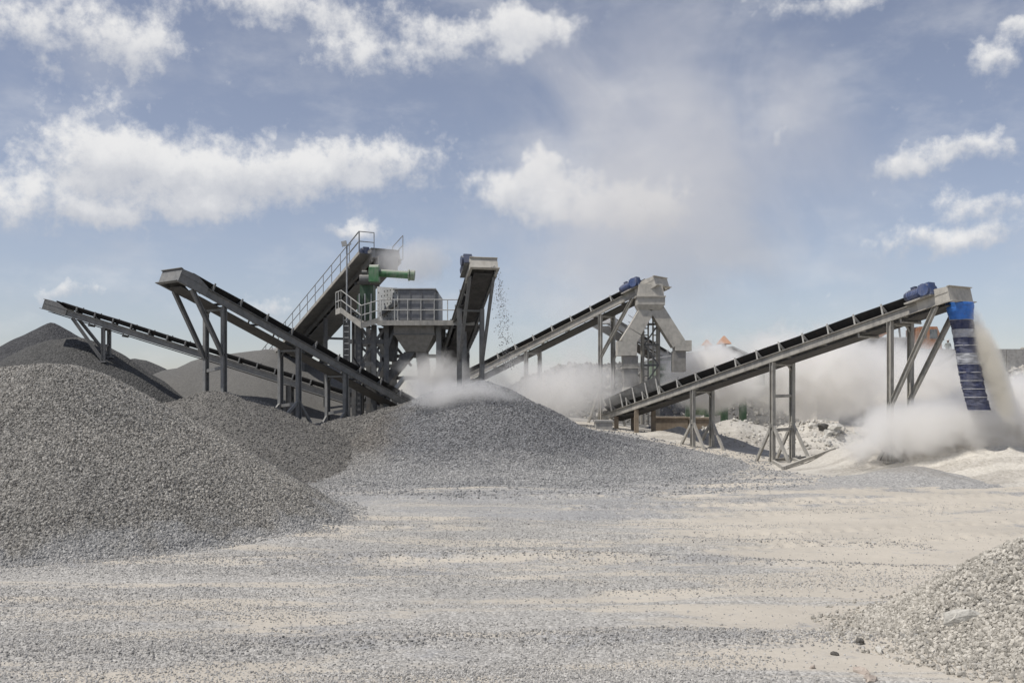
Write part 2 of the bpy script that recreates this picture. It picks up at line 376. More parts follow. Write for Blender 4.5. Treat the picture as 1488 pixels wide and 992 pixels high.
def grid_obj(name, xs, ys, zfun, mat, keep=None):
    X, Y = np.meshgrid(xs, ys); Z = zfun(X, Y); ny, nx = X.shape
    idx = np.arange(nx * ny).reshape(ny, nx)
    q = np.stack([idx[:-1, :-1], idx[:-1, 1:], idx[1:, 1:], idx[1:, :-1]], -1).reshape(-1, 4)
    if keep is not None:
        k = keep(X, Y, Z).ravel(); q = q[k[q].any(1)]
    used, inv = np.unique(q, return_inverse=True); q = inv.reshape(-1, 4)
    co = np.stack([X, Y, Z], -1).reshape(-1, 3)[used]
    me = bpy.data.meshes.new(name); me.vertices.add(len(co)); me.vertices.foreach_set('co', co.ravel())
    me.loops.add(q.size); me.loops.foreach_set('vertex_index', q.ravel().astype(np.int32))
    me.polygons.add(len(q)); me.polygons.foreach_set('loop_start', np.arange(0, q.size, 4, dtype=np.int32))
    me.update(calc_edges=True); me.validate()
    me.polygons.foreach_set('use_smooth', [True] * len(me.polygons))
    me.materials.append(M[mat]); ob = bpy.data.objects.new(name, me); COL.objects.link(ob); ORG[ob] = Vector((0, 0, 0))
    return ob

def pile(name, ridge, slope, mat, label, cat='gravel pile', rnd=0.7, amp=0.12, res=0.18, group=None, toe=0.7):
    ridge = [P(*r) for r in ridge]
    f = lambda x, y: pile_h(ridge, slope, np.asarray(x, float), np.asarray(y, float), rnd, amp, toe)
    zs = max(r[2] for r in ridge); rad = zs / slope + 3 + 4 * max(0, toe - 0.7)
    xs = np.arange(min(r[0] for r in ridge) - rad, max(r[0] for r in ridge) + rad, res)
    ys = np.arange(max(3.0, min(r[1] for r in ridge) - rad), max(r[1] for r in ridge) + rad, res)
    ob = grid_obj(name, xs, ys, f, mat, lambda X, Y, Z: Z > ground_h(X, Y) - 0.1)
    ob['label'] = label; ob['category'] = cat
    if group: ob['group'] = group
    ob['_'] = 0; del ob['_']
    PILES.append((f, (xs[0], xs[-1], ys[0], ys[-1])))
    return ob, f, (xs[0], xs[-1], ys[0], ys[-1])

def surf(x, y):
    z = float(ground_h(x, y))
    for f, (a, b, c, d) in PILES:
        if a < x < b and c < y < d: z = max(z, float(f(x, y)))
    return z

# ------------------------------------------------------------------ stones: one geometry node tree per stone colour
def stone_tree(mat):
    t = bpy.data.node_groups.new('loose stones ' + mat, 'GeometryNodeTree')
    t.interface.new_socket('Geometry', in_out='INPUT', socket_type='NodeSocketGeometry')
    t.interface.new_socket('Geometry', in_out='OUTPUT', socket_type='NodeSocketGeometry')
    n, l = t.nodes, t.links
    gi = n.new('NodeGroupInput'); go = n.new('NodeGroupOutput'); join = n.new('GeometryNodeJoinGeometry')
    for k in range(5):
        ico = n.new('GeometryNodeMeshIcoSphere'); ico.inputs['Radius'].default_value = 1.0; ico.inputs['Subdivisions'].default_value = 1 if k % 2 else 2
        pos = n.new('GeometryNodeInputPosition'); add = n.new('ShaderNodeVectorMath'); add.operation = 'ADD'; add.inputs[1].default_value = (k * 7.7, k * 3.1, k)
        l.new(pos.outputs[0], add.inputs[0])
        nz = n.new('ShaderNodeTexNoise'); nz.inputs['Scale'].default_value = 0.9; nz.inputs['Detail'].default_value = 1; l.new(add.outputs[0], nz.inputs['Vector'])
        sub = n.new('ShaderNodeVectorMath'); sub.operation = 'SUBTRACT'; sub.inputs[1].default_value = (0.5, 0.5, 0.5); l.new(nz.outputs['Color'], sub.inputs[0])
        scl = n.new('ShaderNodeVectorMath'); scl.operation = 'SCALE'; scl.inputs['Scale'].default_value = 1.9; l.new(sub.outputs[0], scl.inputs[0])
        sp = n.new('GeometryNodeSetPosition'); l.new(ico.outputs['Mesh'], sp.inputs['Geometry']); l.new(scl.outputs[0], sp.inputs['Offset'])
        tr = n.new('GeometryNodeTransform'); tr.inputs['Scale'].default_value = (1.15 - 0.08 * k, 0.8 + 0.06 * k, 0.62 + 0.05 * k); l.new(sp.outputs[0], tr.inputs['Geometry'])
        ss = n.new('GeometryNodeSetShadeSmooth'); ss.inputs['Shade Smooth'].default_value = False; l.new(tr.outputs[0], ss.inputs['Geometry'])
        sm = n.new('GeometryNodeSetMaterial'); sm.inputs['Material'].default_value = M[mat]; l.new(ss.outputs[0], sm.inputs['Geometry'])
        g2 = n.new('GeometryNodeGeometryToInstance'); l.new(sm.outputs[0], g2.inputs[0]); l.new(g2.outputs[0], join.inputs[0])
    iop = n.new('GeometryNodeInstanceOnPoints'); l.new(gi.outputs[0], iop.inputs['Points']); l.new(join.outputs[0], iop.inputs['Instance'])
    iop.inputs['Pick Instance'].default_value = True
    def attr(nm, ty):
        a = n.new('GeometryNodeInputNamedAttribute'); a.data_type = ty; a.inputs['Name'].default_value = nm
        return [o for o in a.outputs if o.enabled and o.name == 'Attribute'][0]
    l.new(attr('var', 'INT'), iop.inputs['Instance Index'])
    e2r = n.new('FunctionNodeEulerToRotation'); l.new(attr('rot', 'FLOAT_VECTOR'), e2r.inputs[0]); l.new(e2r.outputs[0], iop.inputs['Rotation'])
    l.new(attr('scl', 'FLOAT'), iop.inputs['Scale'])
    l.new(iop.outputs[0], go.inputs[0])
    return t
_trees = {}
def scatter(name, pts, sizes, mat, parent=None, label=None):
    N = len(pts)
    me = bpy.data.meshes.new(name); me.vertices.add(N); me.vertices.foreach_set('co', np.asarray(pts, np.float32).ravel())
    a = me.attributes.new('rot', 'FLOAT_VECTOR', 'POINT'); a.data.foreach_set('vector', (rng.random((N, 3)) * 6.283).astype(np.float32).ravel())
    a = me.attributes.new('scl', 'FLOAT', 'POINT'); a.data.foreach_set('value', np.asarray(sizes, np.float32))
    a = me.attributes.new('var', 'INT', 'POINT'); a.data.foreach_set('value', rng.integers(0, 5, N).astype(np.int32))
    me.update()
    ob = bpy.data.objects.new(name, me); COL.objects.link(ob)
    if mat not in _trees: _trees[mat] = stone_tree(mat)
    md = ob.modifiers.new('stones', 'NODES'); md.node_group = _trees[mat]
    me.materials.append(M[mat])
    ob['kind'] = 'stuff'
    if parent is not None: ob.parent = parent
    if label: ob['label'] = label
    return ob

def sample(f, box, N, smin, smax, sel=None, power=2.0, above=0.05):
    """points over a surface, thinned with distance as the eye sees them"""
    out = []; tot = 0
    x0, x1, y0, y1 = box; ya = max(y0, 6.0); e = 2.0 - power
    while tot < N:
        n = max(20000, N)
        q = rng.random(n)                  # distance drawn so that stones thin out as y ** -power
        y = (ya * (y1 / ya) ** q) if abs(e) < 1e-6 else (ya ** e + q * (y1 ** e - ya ** e)) ** (1 / e)
        x = y * rng.uniform(-0.6, 0.6, n)
        ok = (x > x0) & (x < x1); x, y = x[ok], y[ok]
        z = f(x, y)
        v = HOR - (z - CAMH) / y * F
        keep = v < 1080
        if above is not None: keep &= z > ground_h(x, y) + above
        if sel is not None: keep &= sel(x, y, z)
        p = np.stack([x, y, z], -1)[keep]; out.append(p); tot += len(p)
        if len(out) > 80: break
    p = np.concatenate(out)[:N]
    s = smin * (smax / smin) ** (rng.random(len(p)) ** 1.5)
    p[:, 2] += s * rng.uniform(-0.2, 0.45, len(p))
    return p, s

# ------------------------------------------------------------------ ground
def ground_material():
    m, t, b, out = new_mat('quarry yard')
    g = t.new('ShaderNodeNewGeometry'); pos = g.outputs['Position']
    sx = t.new('ShaderNodeSeparateXYZ'); t.put(sx.inputs[0], pos)
    v = t.new('ShaderNodeTexVoronoi'); t.put(v.inputs['Vector'], pos); v.inputs['Scale'].default_value = 24
    sc_ = t.new('ShaderNodeSeparateColor'); t.put(sc_.inputs[0], v.outputs['Color'])
    sand = t.mix(t.noise(pos, 14, 6, 0.7), (0.47, 0.425, 0.355, 1), (0.59, 0.545, 0.47, 1))
    grav = t.mix(sc_.outputs[0], (0.31, 0.298, 0.275, 1), (0.58, 0.56, 0.52, 1))
    blue = t.mix(sc_.outputs[1], (0.22, 0.22, 0.221, 1), (0.47, 0.468, 0.465, 1))
    streak = t.noise(t.mapping(pos, (0.14, 0.75, 1.0)), 1.0, 7, 0.66, 0.6)
    patch = t.noise(t.mapping(pos, (0.2, 0.5, 1.0), (7, 3, 0)), 1.0, 6, 0.65, 0.5)
    right = t.ramp(t.math('MULTIPLY_ADD', sx.outputs[1], -0.12, sx.outputs[0]), -1.5, 5.5)
    gm = t.ramp(t.math('SUBTRACT', streak, t.math('MULTIPLY', right, 0.16)), 0.42, 0.52)
    sp_ = t.new('ShaderNodeVectorMath', operation='DISTANCE'); t.put(sp_.inputs[0], t.mapping(pos, (0.8, 1, 0))); sp_.inputs[1].default_value = (0.5, 39, 0)
    spread = t.ramp(sp_.outputs['Value'], 19, 6)     # gravel rolled out from the centre heap
    fine = t.math('MULTIPLY', t.math('SUBTRACT', t.noise(pos, 3.5, 5, 0.7), 0.5), 0.35)
    bm = t.math('MULTIPLY', t.ramp(t.math('ADD', t.math('ADD', patch, fine), t.math('MULTIPLY_ADD', right, -0.06, t.math('MULTIPLY', spread, 0.16))), 0.54, 0.66), 0.75)
    col = t.mix(gm, sand, grav); col = t.mix(bm, col, blue)
    col = t.mix(0.5, col, t.mix(t.ramp(t.noise(pos, 0.35, 5, 0.6), 0.3, 0.7), (0.8, 0.8, 0.8, 1), (1.1, 1.09, 1.07, 1)), 'MULTIPLY')
    t.put(b.inputs['Base Color'], col); b.inputs['Roughness'].default_value = 0.95; b.inputs['Specular IOR Level'].default_value = 0.15
    bp = t.new('ShaderNodeBump'); bp.inputs['Distance'].default_value = 0.03; bp.inputs['Strength'].default_value = 0.7
    rough_h = t.math('MULTIPLY', t.math('MULTIPLY_ADD', v.outputs['Distance'], -1.0, sc_.outputs[2]), t.math('MAXIMUM', gm, bm))
    t.put(bp.inputs['Height'], t.math('ADD', rough_h, t.math('MULTIPLY', t.noise(t.mapping(pos, (1, 2.5, 1)), 6, 6, 0.7), 1.2)))
    t.l.new(bp.outputs[0], b.inputs['Normal'])
    return m
M['ground'] = ground_material()
ysn = np.concatenate([np.linspace(3, 9, 20), 9 * (62 / 9) ** np.linspace(0.002, 1, 520), np.geomspace(63, 3500, 40)])
xs_u = np.concatenate([-np.geomspace(60, 1.05, 30), np.linspace(-1, 1, 420), np.geomspace(1.05, 60, 30)])
Xg = np.outer(np.maximum(ysn, 9) * 0.62, np.ones(len(xs_u))) * xs_u[None, :]; Yg = np.outer(ysn, np.ones(len(xs_u)))
def ground_mesh():
    Z = ground_h(Xg, Yg); ny, nx = Xg.shape; idx = np.arange(nx * ny).reshape(ny, nx)
    q = np.stack([idx[:-1, :-1], idx[:-1, 1:], idx[1:, 1:], idx[1:, :-1]], -1).reshape(-1, 4)
    me = bpy.data.meshes.new('ground'); co = np.stack([Xg, Yg, Z], -1).reshape(-1, 3)
    me.vertices.add(len(co)); me.vertices.foreach_set('co', co.ravel())
    me.loops.add(q.size); me.loops.foreach_set('vertex_index', q.ravel().astype(np.int32))
    me.polygons.add(len(q)); me.polygons.foreach_set('loop_start', np.arange(0, q.size, 4, dtype=np.int32))
    me.update(calc_edges=True); me.polygons.foreach_set('use_smooth', [True] * len(me.polygons))
    me.materials.append(M['ground']); ob = bpy.data.objects.new('ground', me); COL.objects.link(ob); ob['kind'] = 'structure'
    ob['label'] = 'pale dusty quarry yard strewn with grey gravel'
    return ob
ground = ground_mesh()

# ------------------------------------------------------------------ heaps of stone
o_left, f_left, b_left = pile('gravel_pile', [(-60, 533, 26), (0, 528, 26), (62, 522, 26.2), (92, 523, 26)], 0.615, 'g_left', 'large grey gravel pile filling the left foreground', res=0.12, rnd=0.9, toe=0.18)
o_cen, f_cen, b_cen = pile('gravel_pile', [(640, 563, 46.5), (700, 549, 46), (765, 581, 46), (830, 613, 46), (900, 648, 46)], 0.60, 'g_centre', 'blue grey gravel pile with dusty peak below the steep conveyor', res=0.15, rnd=0.8, toe=1.5)
o_tan, f_tan, b_tan = pile('gravel_pile', [(455, 612, 46), (520, 603, 46.5), (575, 588, 47), (650, 562, 47)], 0.55, 'g_tan', 'tan grey gravel slope rising to the left of the blue grey peak', res=0.15, rnd=1.0)
o_mid, f_mid, b_mid = pile('gravel_pile', [(262, 578, 43), (312, 564, 43), (345, 574, 43.5), (415, 603, 44)], 0.55, 'g_tan', 'rounded brown grey gravel mound below the high left conveyor', res=0.15, rnd=1.2)
o_near, f_near, b_near = pile('gravel_pile', [(1545, 758, 13.2), (1900, 625, 13.5)], 0.70, 'g_near', 'pale coarse gravel pile in the bottom right corner', res=0.07, rnd=0.5, amp=0.09, toe=0.25)
pile('gravel_pile', [(75, 466, 75)], 0.60, 'g_dark', 'darkest pointed pile under the far left conveyor head', rnd=0.25, amp=0.14, res=0.3)
pile('gravel_pile', [(85, 489, 62), (108, 487, 62)], 0.70, 'g_dark2', 'smooth dark grey rounded pile before the pointed dark one', rnd=1.6, amp=0.16, res=0.25)
pile('gravel_pile', [(196, 519, 88), (206, 521, 88)], 0.6, 'g_dark2', 'small distant dark pile between the left conveyors', rnd=1.0, amp=0.1, res=0.5)
pile('gravel_pile', [(255, 534, 68), (315, 513, 68), (390, 505, 68), (470, 528, 68)], 0.62, 'g_mound', 'broad grey crusher dust mound behind the left conveyor legs', rnd=1.5, amp=0.12, res=0.35)
o_fh, f_fh, b_fh = pile('gravel_pile', [(790, 543, 86), (835, 526, 86), (930, 527, 86), (1010, 540, 86)], 0.6, 'g_mound', 'hazy pale rubble heap far behind the middle conveyor', rnd=1.5, amp=0.35, res=0.5)
o_wh, f_wh, b_wh = pile('dust_pile', [(1315, 620, 43.5), (1425, 595, 42.5), (1520, 597, 42.5)], 0.48, 'g_white', 'white powder heap below the blue hose', 'dust pile', rnd=1.2, amp=0.16, res=0.15)
pile('dust_pile', [(1285, 681, 37.6), (1325, 672, 37.6), (1375, 681, 37.6)], 0.30, 'g_heap', 'small low grey heap before the white powder heap', 'dust pile', rnd=0.8, amp=0.12, res=0.1, toe=0.4)
o_m1, f_m1, b_m1 = pile('dust_pile', [(1040, 615, 54), (1068, 605, 54), (1100, 612, 54)], 0.6, 'g_white', 'cream sand mound below the middle of the right conveyor', 'dust pile', rnd=0.5, amp=0.22, res=0.15)
o_m2, f_m2, b_m2 = pile('dust_pile', [(1150, 612, 55), (1195, 608, 54), (1235, 625, 53)], 0.5, 'g_white', 'cream rubble mound with broken rocks beside the tall portal leg', 'dust pile', rnd=0.6, amp=0.28, res=0.15)
pile('dust_pile', [(962, 624, 53.5), (985, 616, 53.5)], 0.7, 'g_white', 'small cream sand mound beside the right conveyor tail', 'dust pile', rnd=0.4, amp=0.1, res=0.12)

scatter('loose_stones', *sample(f_left, b_left, 130000, 0.015, 0.042, lambda x, y, z: y < 27.5, above=-0.09), 's_left', o_left)
scatter('loose_stones', *sample(f_cen, b_cen, 60000, 0.022, 0.05, lambda x, y, z: y < 47.5), 's_centre', o_cen)
scatter('loose_stones', *sample(f_tan, b_tan, 22000, 0.025, 0.055, lambda x, y, z: y < 48), 's_tan', o_tan)
scatter('loose_stones', *sample(f_mid, b_mid, 14000, 0.025, 0.05, lambda x, y, z: y < 44.5), 's_tan', o_mid)
scatter('loose_stones', *sample(f_near, b_near, 30000, 0.014, 0.042, above=-0.11), 's_near', o_near)
scatter('loose_stones', *sample(f_fh, b_fh, 2500, 0.08, 0.25), 's_left', o_fh)
scatter('loose_stones', *sample(f_m2, b_m2, 500, 0.05, 0.16, above=0.2), 's_white', o_m2)
scatter('loose_stones', *sample(f_m1, b_m1, 200, 0.04, 0.12, above=0.2), 's_white', o_m1)
def apron(f, reach, N, smin, smax, box):
    x0, x1, y0, y1 = box
    def sel(x, y, z):
        up = f(x, y) - ground_h(x, y)
        return rng.random(len(x)) < np.exp(-np.clip(0.12 - up, 0, 9) * 9 / reach) * (up < 0.5) * (up > -0.1) * np.clip(.7 + 1.2 * fbm(x * .4, y * 1.1, 3), .1, 1)
    return sample(lambda x, y: np.maximum(f(x, y), ground_h(x, y)), (x0 - 3, x1 + 3, max(6, y0 - 4), y1), N, smin, smax, sel, 2.0, None)
scatter('rolled_stones', *apron(f_left, 1.0, 26000, 0.012, 0.036, b_left), 's_left', o_left)
scatter('rolled_stones', *apron(f_cen, 1.0, 30000, 0.02, 0.055, b_cen), 's_centre', o_cen)
scatter('rolled_stones', *apron(f_near, 1.0, 9000, 0.015, 0.04, b_near), 's_near', o_near)
def ridge_sel(x, y, z):
    r, a = windrow(x, y)
    return (rng.random(len(x)) < sstep(0.55, 0.95, r) * np.clip(a, 0, 1) * (0.35 + 0.65 * sstep(11, 19, y))) & (x < 9)
scatter('windrow_stones', *sample(ground_h, (-20, 10, 8.5, 38), 17000, 0.009, 0.025, ridge_sel, 2.2, None), 's_wind', ground)
def ground_sel(x, y, z):
    right = sstep(-1.5, 5.5, x - 0.12 * y)
    d = 0.50 + 1.7 * fbm(x * 0.14, y * 0.75, 4) - 0.6 * right
    return rng.random(len(x)) < np.clip(d, 0.04, 1)
scatter('ground_gravel', *sample(ground_h, (-22, 20, 8.5, 42), 170000, 0.006, 0.019, ground_sel, 2.4, None), 's_ground', None, 'loose grey gravel spread over the yard floor')
bpy.data.objects['ground_gravel']['category'] = 'gravel'

# single rocks
def rock(px, py, Y, r, mat, label, sq=(1, 0.9, 0.7), seed=0, group=None):
    import bmesh
    c = P(px, py, Y); c.z = surf(c.x, c.y) + r * sq[2] * 0.45
    bm = bmesh.new(); bmesh.ops.create_icosphere(bm, subdivisions=2, radius=1.0)
    for v in bm.verts:
        q = v.co * 1.1 + Vector((seed * 5.3, seed, 0)); k = 1 + 0.55 * mnoise.noise(q) + 0.2 * mnoise.noise(q * 2.7)
        v.co = Vector((v.co.x * sq[0], v.co.y * sq[1], v.co.z * sq[2])) * k * r
    me = bpy.data.meshes.new('rock'); bm.to_mesh(me); bm.free(); me.materials.append(M[mat])
    ob = bpy.data.objects.new('rock', me); COL.objects.link(ob); ob.location = c; ob.rotation_euler = (0.2 * seed, 0.1, seed * 1.3)
    ob['label'] = label; ob['category'] = 'rock'
    if group: ob['group'] = group
    return ob
rock(1249, 938, 12.7, 0.062, 'rock_dark', 'dark rough rock lying on pale gravel near the bottom right', (1, .9, .85), 1)
rock(1213, 953, 12.2, 0.05, 'rock_dark', 'smaller brown stone left of the dark rough rock', (1.2, .9, .5), 2)
rock(1180, 974, 11.6, 0.04, 'rock_pink', 'small reddish brown stone nearest the bottom edge', (1, .9, .6), 3)
rock(1252, 980, 11.4, 0.075, 'rock_pink', 'pinkish flat stone at the foot of the corner pile', (1.3, .8, .5), 4)
rock(1266, 990, 11.1, 0.07, 'rock_pink', 'pink stone cut by the bottom edge of the view', (1.2, .9, .5), 5)
rock(1278, 945, 12.3, 0.07, 'rock_pale', 'pale flat stone beside the dark rough rock', (1.3, .8, .5), 6)
rock(1400, 884, 12.4, 0.19, 'rock_pale', 'smooth white slab half buried in the corner gravel pile', (1.25, .75, .24), 7)
for i, (px, py, Y, r) in enumerate([(1196, 622, 52.6, .30), (1213, 624, 52.4, .42), (1203, 631, 52.0, .25), (1222, 637, 51.6, .28), (1180, 612, 53.2, .25), (1203, 645, 51, .2)]):
    rock(px, py, Y, r, 'rock_pale' if i % 3 else 'rock_dark', ['dark rock at the left of the rubble mound cluster', 'biggest broken rock on the cream rubble mound', 'rock just below the biggest one on the rubble mound', 'dark rock on the right flank of the rubble mound', 'rock near the crest of the rubble mound', 'lone pale rock low on the rubble mound'][i], (1.1, .9, .75), 10 + i, 'broken rocks on the rubble mound')

# ------------------------------------------------------------------ conveyors
Z = Vector((0, 0, 1))
class Conveyor:
    def __init__(s, label, tail, head, W, mats, fd=0.34, idler=1.5, belt_up=0.36, hood=1.4, load=True, group='belt conveyors of the plant'):
        s.T, s.H = Vector(tail), Vector(head); s.W = W; s.m = mats; s.fd = fd
        s.d = (s.H - s.T).normalized(); s.L = (s.H - s.T).length
        s.c = s.d.cross(Z).normalized()
        if s.c.y > 0: s.c = -s.c             # s.c points to the side nearer the camera
        s.n = s.d.cross(s.c); s.n = s.n if s.n.z > 0 else -s.n
        base = Vector((s.T.x, s.T.y, surf(s.T.x, s.T.y)))
        s.o = thing('belt_conveyor', label, 'conveyor', base, group)
        for k in (1, -1):                     # channel side frames
            q = s.c * (k * W / 2); m = MB()
            m.obox((s.T + s.H) / 2 + q - s.n * fd / 2, s.d * s.L / 2, s.c * 0.012, s.n * fd / 2)
            for zz in (-0.012, -fd + 0.012):
                m.obox((s.T + s.H) / 2 + q + s.c * (k * 0.058) + s.n * zz, s.d * s.L / 2, s.c * 0.045, s.n * 0.0115)
            m.build('side_frame', mats['frame'], s.o)
        bw = W * 0.44; u = belt_up
        prof = [(-bw, u), (-bw * .52, u * .35), (bw * .52, u * .35), (bw, u), (bw, u - .03), (bw * .5, u * .35 - .04), (-bw * .5, u * .35 - .04), (-bw, u - .03)]
        m = MB(); rings = []
        for k in range(13):
            p = s.T + s.d * (0.2 + (s.L - 0.8) * k / 12); sag = 0.015 * math.sin(k * 2.1)
            rings.append([p + s.c * a + s.n * (b + sag) for a, b in prof])
        m.sweep(rings); m.build('carrying_belt', 'belt', s.o)
        m = MB(); m.obox((s.T + s.H) / 2 - s.n * (fd + 0.08), s.d * (s.L / 2 - .3), s.c * bw * .9, s.n * 0.012); m.build('return_belt', 'belt_under', s.o)
        m = MB(); m.tube(s.T + s.c * bw + s.d * .15, s.T - s.c * bw + s.d * .15, 0.2, n=14); m.build('tail_pulley', 'belt_under', s.o, True)
        m = MB(); m.tube(s.H + s.c * bw - s.d * .5 - s.n * .02, s.H - s.c * bw - s.d * .5 - s.n * .02, 0.27, n=16); m.build('head_pulley', 'belt_under', s.o, True)
        if load:                              # crushed stone riding in the trough
            m = MB(); rings = []
            for k in range(40):
                p = s.T + s.d * (0.8 + (s.L - 2.2) * k / 39); hh = u * .62 + 0.06 * random.random()
                rings.append([p - s.c * bw * .6 + s.n * u * .42, p + s.c * (random.random() - .5) * .1 + s.n * hh, p + s.c * bw * .6 + s.n * u * .42])
            m.sweep(rings, closed=False, caps=False); m.build('carried_stone', mats.get('load', 'g_dark2'), s.o, kind='stuff')
        x = 0.9
        while x < s.L - 1.3:                  # idler stations
            p = s.T + s.d * x; m = MB()
            for k in (1, -1):
                q = p + s.c * (k * (W / 2 + .0))
                m.obox(q + s.n * (u * .5 + .02), s.d * .035, s.c * .02, s.n * (u * .5 + .02))
                m.tube(p + s.c * k * bw * .52 + s.n * (u * .35 - .11), q + s.n * (u - .06), .055, n=8)
            m.tube(p + s.c * bw * .5 + s.n * (u * .35 - .11), p - s.c * bw * .5 + s.n * (u * .35 - .11), .055, n=8)
            b = m.build('idler', mats['bracket'], s.o)
            x += idler
        x = 1.2
        while x < s.L - 1:                    # cross ties and return rollers below
            p = s.T + s.d * x; m = MB()
            m.beam(p + s.c * (W / 2 - .02) - s.n * (fd - .06), p - s.c * (W / 2 - .02) - s.n * (fd - .06), .08, .08, s.n); m.build('cross_tie', mats['frame'], s.o)
            if int(x) % 2 == 0:
                m = MB()
                for k in (1, -1): m.obox(p + s.c * k * (W / 2 - .03) - s.n * (fd + .09), s.d * .04, s.c * .012, s.n * .11)
                m.tube(p + s.c * (W / 2 - .05) - s.n * (fd + .15), p - s.c * (W / 2 - .05) - s.n * (fd + .15), .05, n=8); m.build('return_roller', mats['frame'], s.o)
            x += 2.1
        # head guard: two cheek plates, end plate and bottom flange
        E = s.H; hh = 0.5; tk = 0.012
        for k in (1, -1):
            m = MB(); a = E - s.d * hood
            q = s.c * (k * (W / 2 + .075))
            pts = [a - s.n * fd, E - s.n * (fd + .02), E + s.n * .2, E - s.d * .5 + s.n * .26, E - s.d * (hood * .55) + s.n * .26, a + s.n * .02]
            m.sweep([[p + q - s.c * tk for p in pts], [p + q + s.c * tk for p in pts]])
            m.beam(a + q - s.n * (fd + .0), E + q - s.n * (fd + .02), .12, .02, s.n)
            m.build('cheek_plate', mats['head'], s.o)
        m = MB(); m.obox(E + s.d * .014 - s.n * .09, s.d * .012, s.c * (W / 2 + .09), s.n * (.29)); m.build('end_plate', mats['head'], s.o)
        m = MB(); m.obox(E + s.d * .06 - s.n * (.385), s.d * .09, s.c * (W / 2 + .13), s.n * .014); m.obox(E + s.d * .05 + s.n * (.213), s.d * .06, s.c * (W / 2 + .1), s.n * .012); m.build('flange', mats['head'], s.o)
    def at(s, px):
        lo, hi = 0.0, s.L; f = lambda t: proj(s.T + s.d * t)[0] - px; sg = 1 if f(hi) > f(lo) else -1
        for _ in range(40):
            mid = (lo + hi) / 2
            if f(mid) * sg > 0: hi = mid
            else: lo = mid
        return (lo + hi) / 2
    def portal(s, px, mat, bars=(0.55,), stays=1.0, stay_h=0.42, w_=0.2, base=None, knee=True):
        t = s.at(px); p = s.T + s.d * t - s.n * s.fd; hd = Vector((s.d.x, s.d.y, 0)).normalized(); res = []
        for k in (1, -1):
            top = p + s.c * (k * (s.W / 2 - .0)); g = surf(top.x, top.y) if base is None else base
            bot = Vector((top.x, top.y, g - .25)); m = MB(); m.ibeam(bot, top + Z * .0, w_, w_, s.c, .025); m.build('post', mat, s.o)
            m = MB(); m.box(bot.x - .22, bot.x + .22, bot.y - .22, bot.y + .22, g - .05, g + .03); m.build('base_plate', mat, s.o)
            res.append((bot, top, g))
            if stays:
                for q in (1, -1):
                    a = bot.lerp(top, stay_h); b = Vector((bot.x, bot.y, 0)) + hd * (q * stays); b.z = surf(b.x, b.y) - .1
                    m = MB(); m.beam(a, b, .12, .12); m.build('stay', mat, s.o)
        for f_ in bars:
            m = MB(); m.beam(res[0][0].lerp(res[0][1], f_), res[1][0].lerp(res[1][1], f_), .1, .14); m.build('cross_bar', mat, s.o)
        m = MB(); m.beam(res[0][1] - Z * .08, res[1][1] - Z * .08, .14, .16); m.build('head_beam', mat, s.o)
        if knee:
            for a, b in ((0, 1), (1, 0)):
                u_ = (res[b][1] - res[a][1]).normalized(); m = MB(); m.beam(res[a][1] - Z * .42, res[a][1] + u_ * .34 - Z * .1, .09, .02); m.build('gusset', mat, s.o)
        return res
    def strut(s, px_top, res, frac, mat, w_=0.17):
        t = s.at(px_top); p = s.T + s.d * t - s.n * s.fd
        for k, (bot, top, g) in zip((1, -1), res):
            m = MB(); m.ibeam(bot.lerp(top, frac), p + s.c * (k * s.W / 2), w_, w_, s.c, .022); m.build('strut', mat, s.o)
    def motor(s, back, side=1, mat='blue', sz=1.0):
        p = s.H - s.d * back + s.c * (side * (s.W / 2 + .12)) + s.n * .32
        m = MB(); m.tube(p - s.d * .55 * sz, p + s.d * .05 * sz, .2 * sz, n=14); mo = m.build('motor', mat, s.o, False)
        m = MB()
        for k in range(7): m.tube(p - s.d * (.48 - .075 * k) * sz, p - s.d * (.455 - .075 * k) * sz, .225 * sz, n=14)
        m.build('cooling_fins', mat, mo)
        m = MB(); m.tube(p - s.d * .68 * sz, p - s.d * .55 * sz, .17 * sz, .21 * sz, n=14); m.build('fan_cover', 'navy', mo)
        m = MB(); m.obox(p + s.d * .3 * sz, s.d * .24 * sz, s.c * .2 * sz, s.n * .24 * sz); m.tube(p + s.d * .3 * sz - s.c * .3 * sz, p + s.d * .3 * sz + s.c * .3 * sz, .24 * sz, n=14); m.build('gearbox', mat, s.o)
        m = MB(); m.obox(p - s.d * .25 * sz + s.n * .24 * sz, s.d * .1, s.c * .09, s.n * .06); m.build('terminal_box', 'navy', mo)
        m = MB(); m.obox(p - s.d * .1 - s.n * .26, s.d * .6, s.c * .2, s.n * .03); m.build('motor_shelf', s.m['frame'], s.o)

pale = dict(frame='steel_pale', head='chute', bracket='bracket', load='g_mound')
dark = dict(frame='steel_mid', head='steel_mid', bracket='bracket_dark', load='g_dark2')  # darker set for the left plant, cloud shade put into its colours
dark2 = dict(frame='steel_dark', head='steel_mid', bracket='bracket_dark', load='g_dark2')

# right conveyor
cH = Conveyor('long beige conveyor rising right to the blue hose', P(888, 602, 57), P(1394, 425, 38.5), 1.3, pale, fd=0.36, idler=1.42, belt_up=0.42)
cH.portal(1019, 'steel_pale', bars=(), stays=0.9, stay_h=0.5)
cH.portal(1135, 'steel_pale', bars=(0.36, 0.68), stays=1.05, stay_h=0.42)
r3 = cH.portal(1306, 'steel_pale', bars=(0.12,), stays=0.6, stay_h=0.2)
cH.strut(1372, r3, 0.42, 'steel_pale')
cH.motor(1.1, 1, 'blue', 1.0)
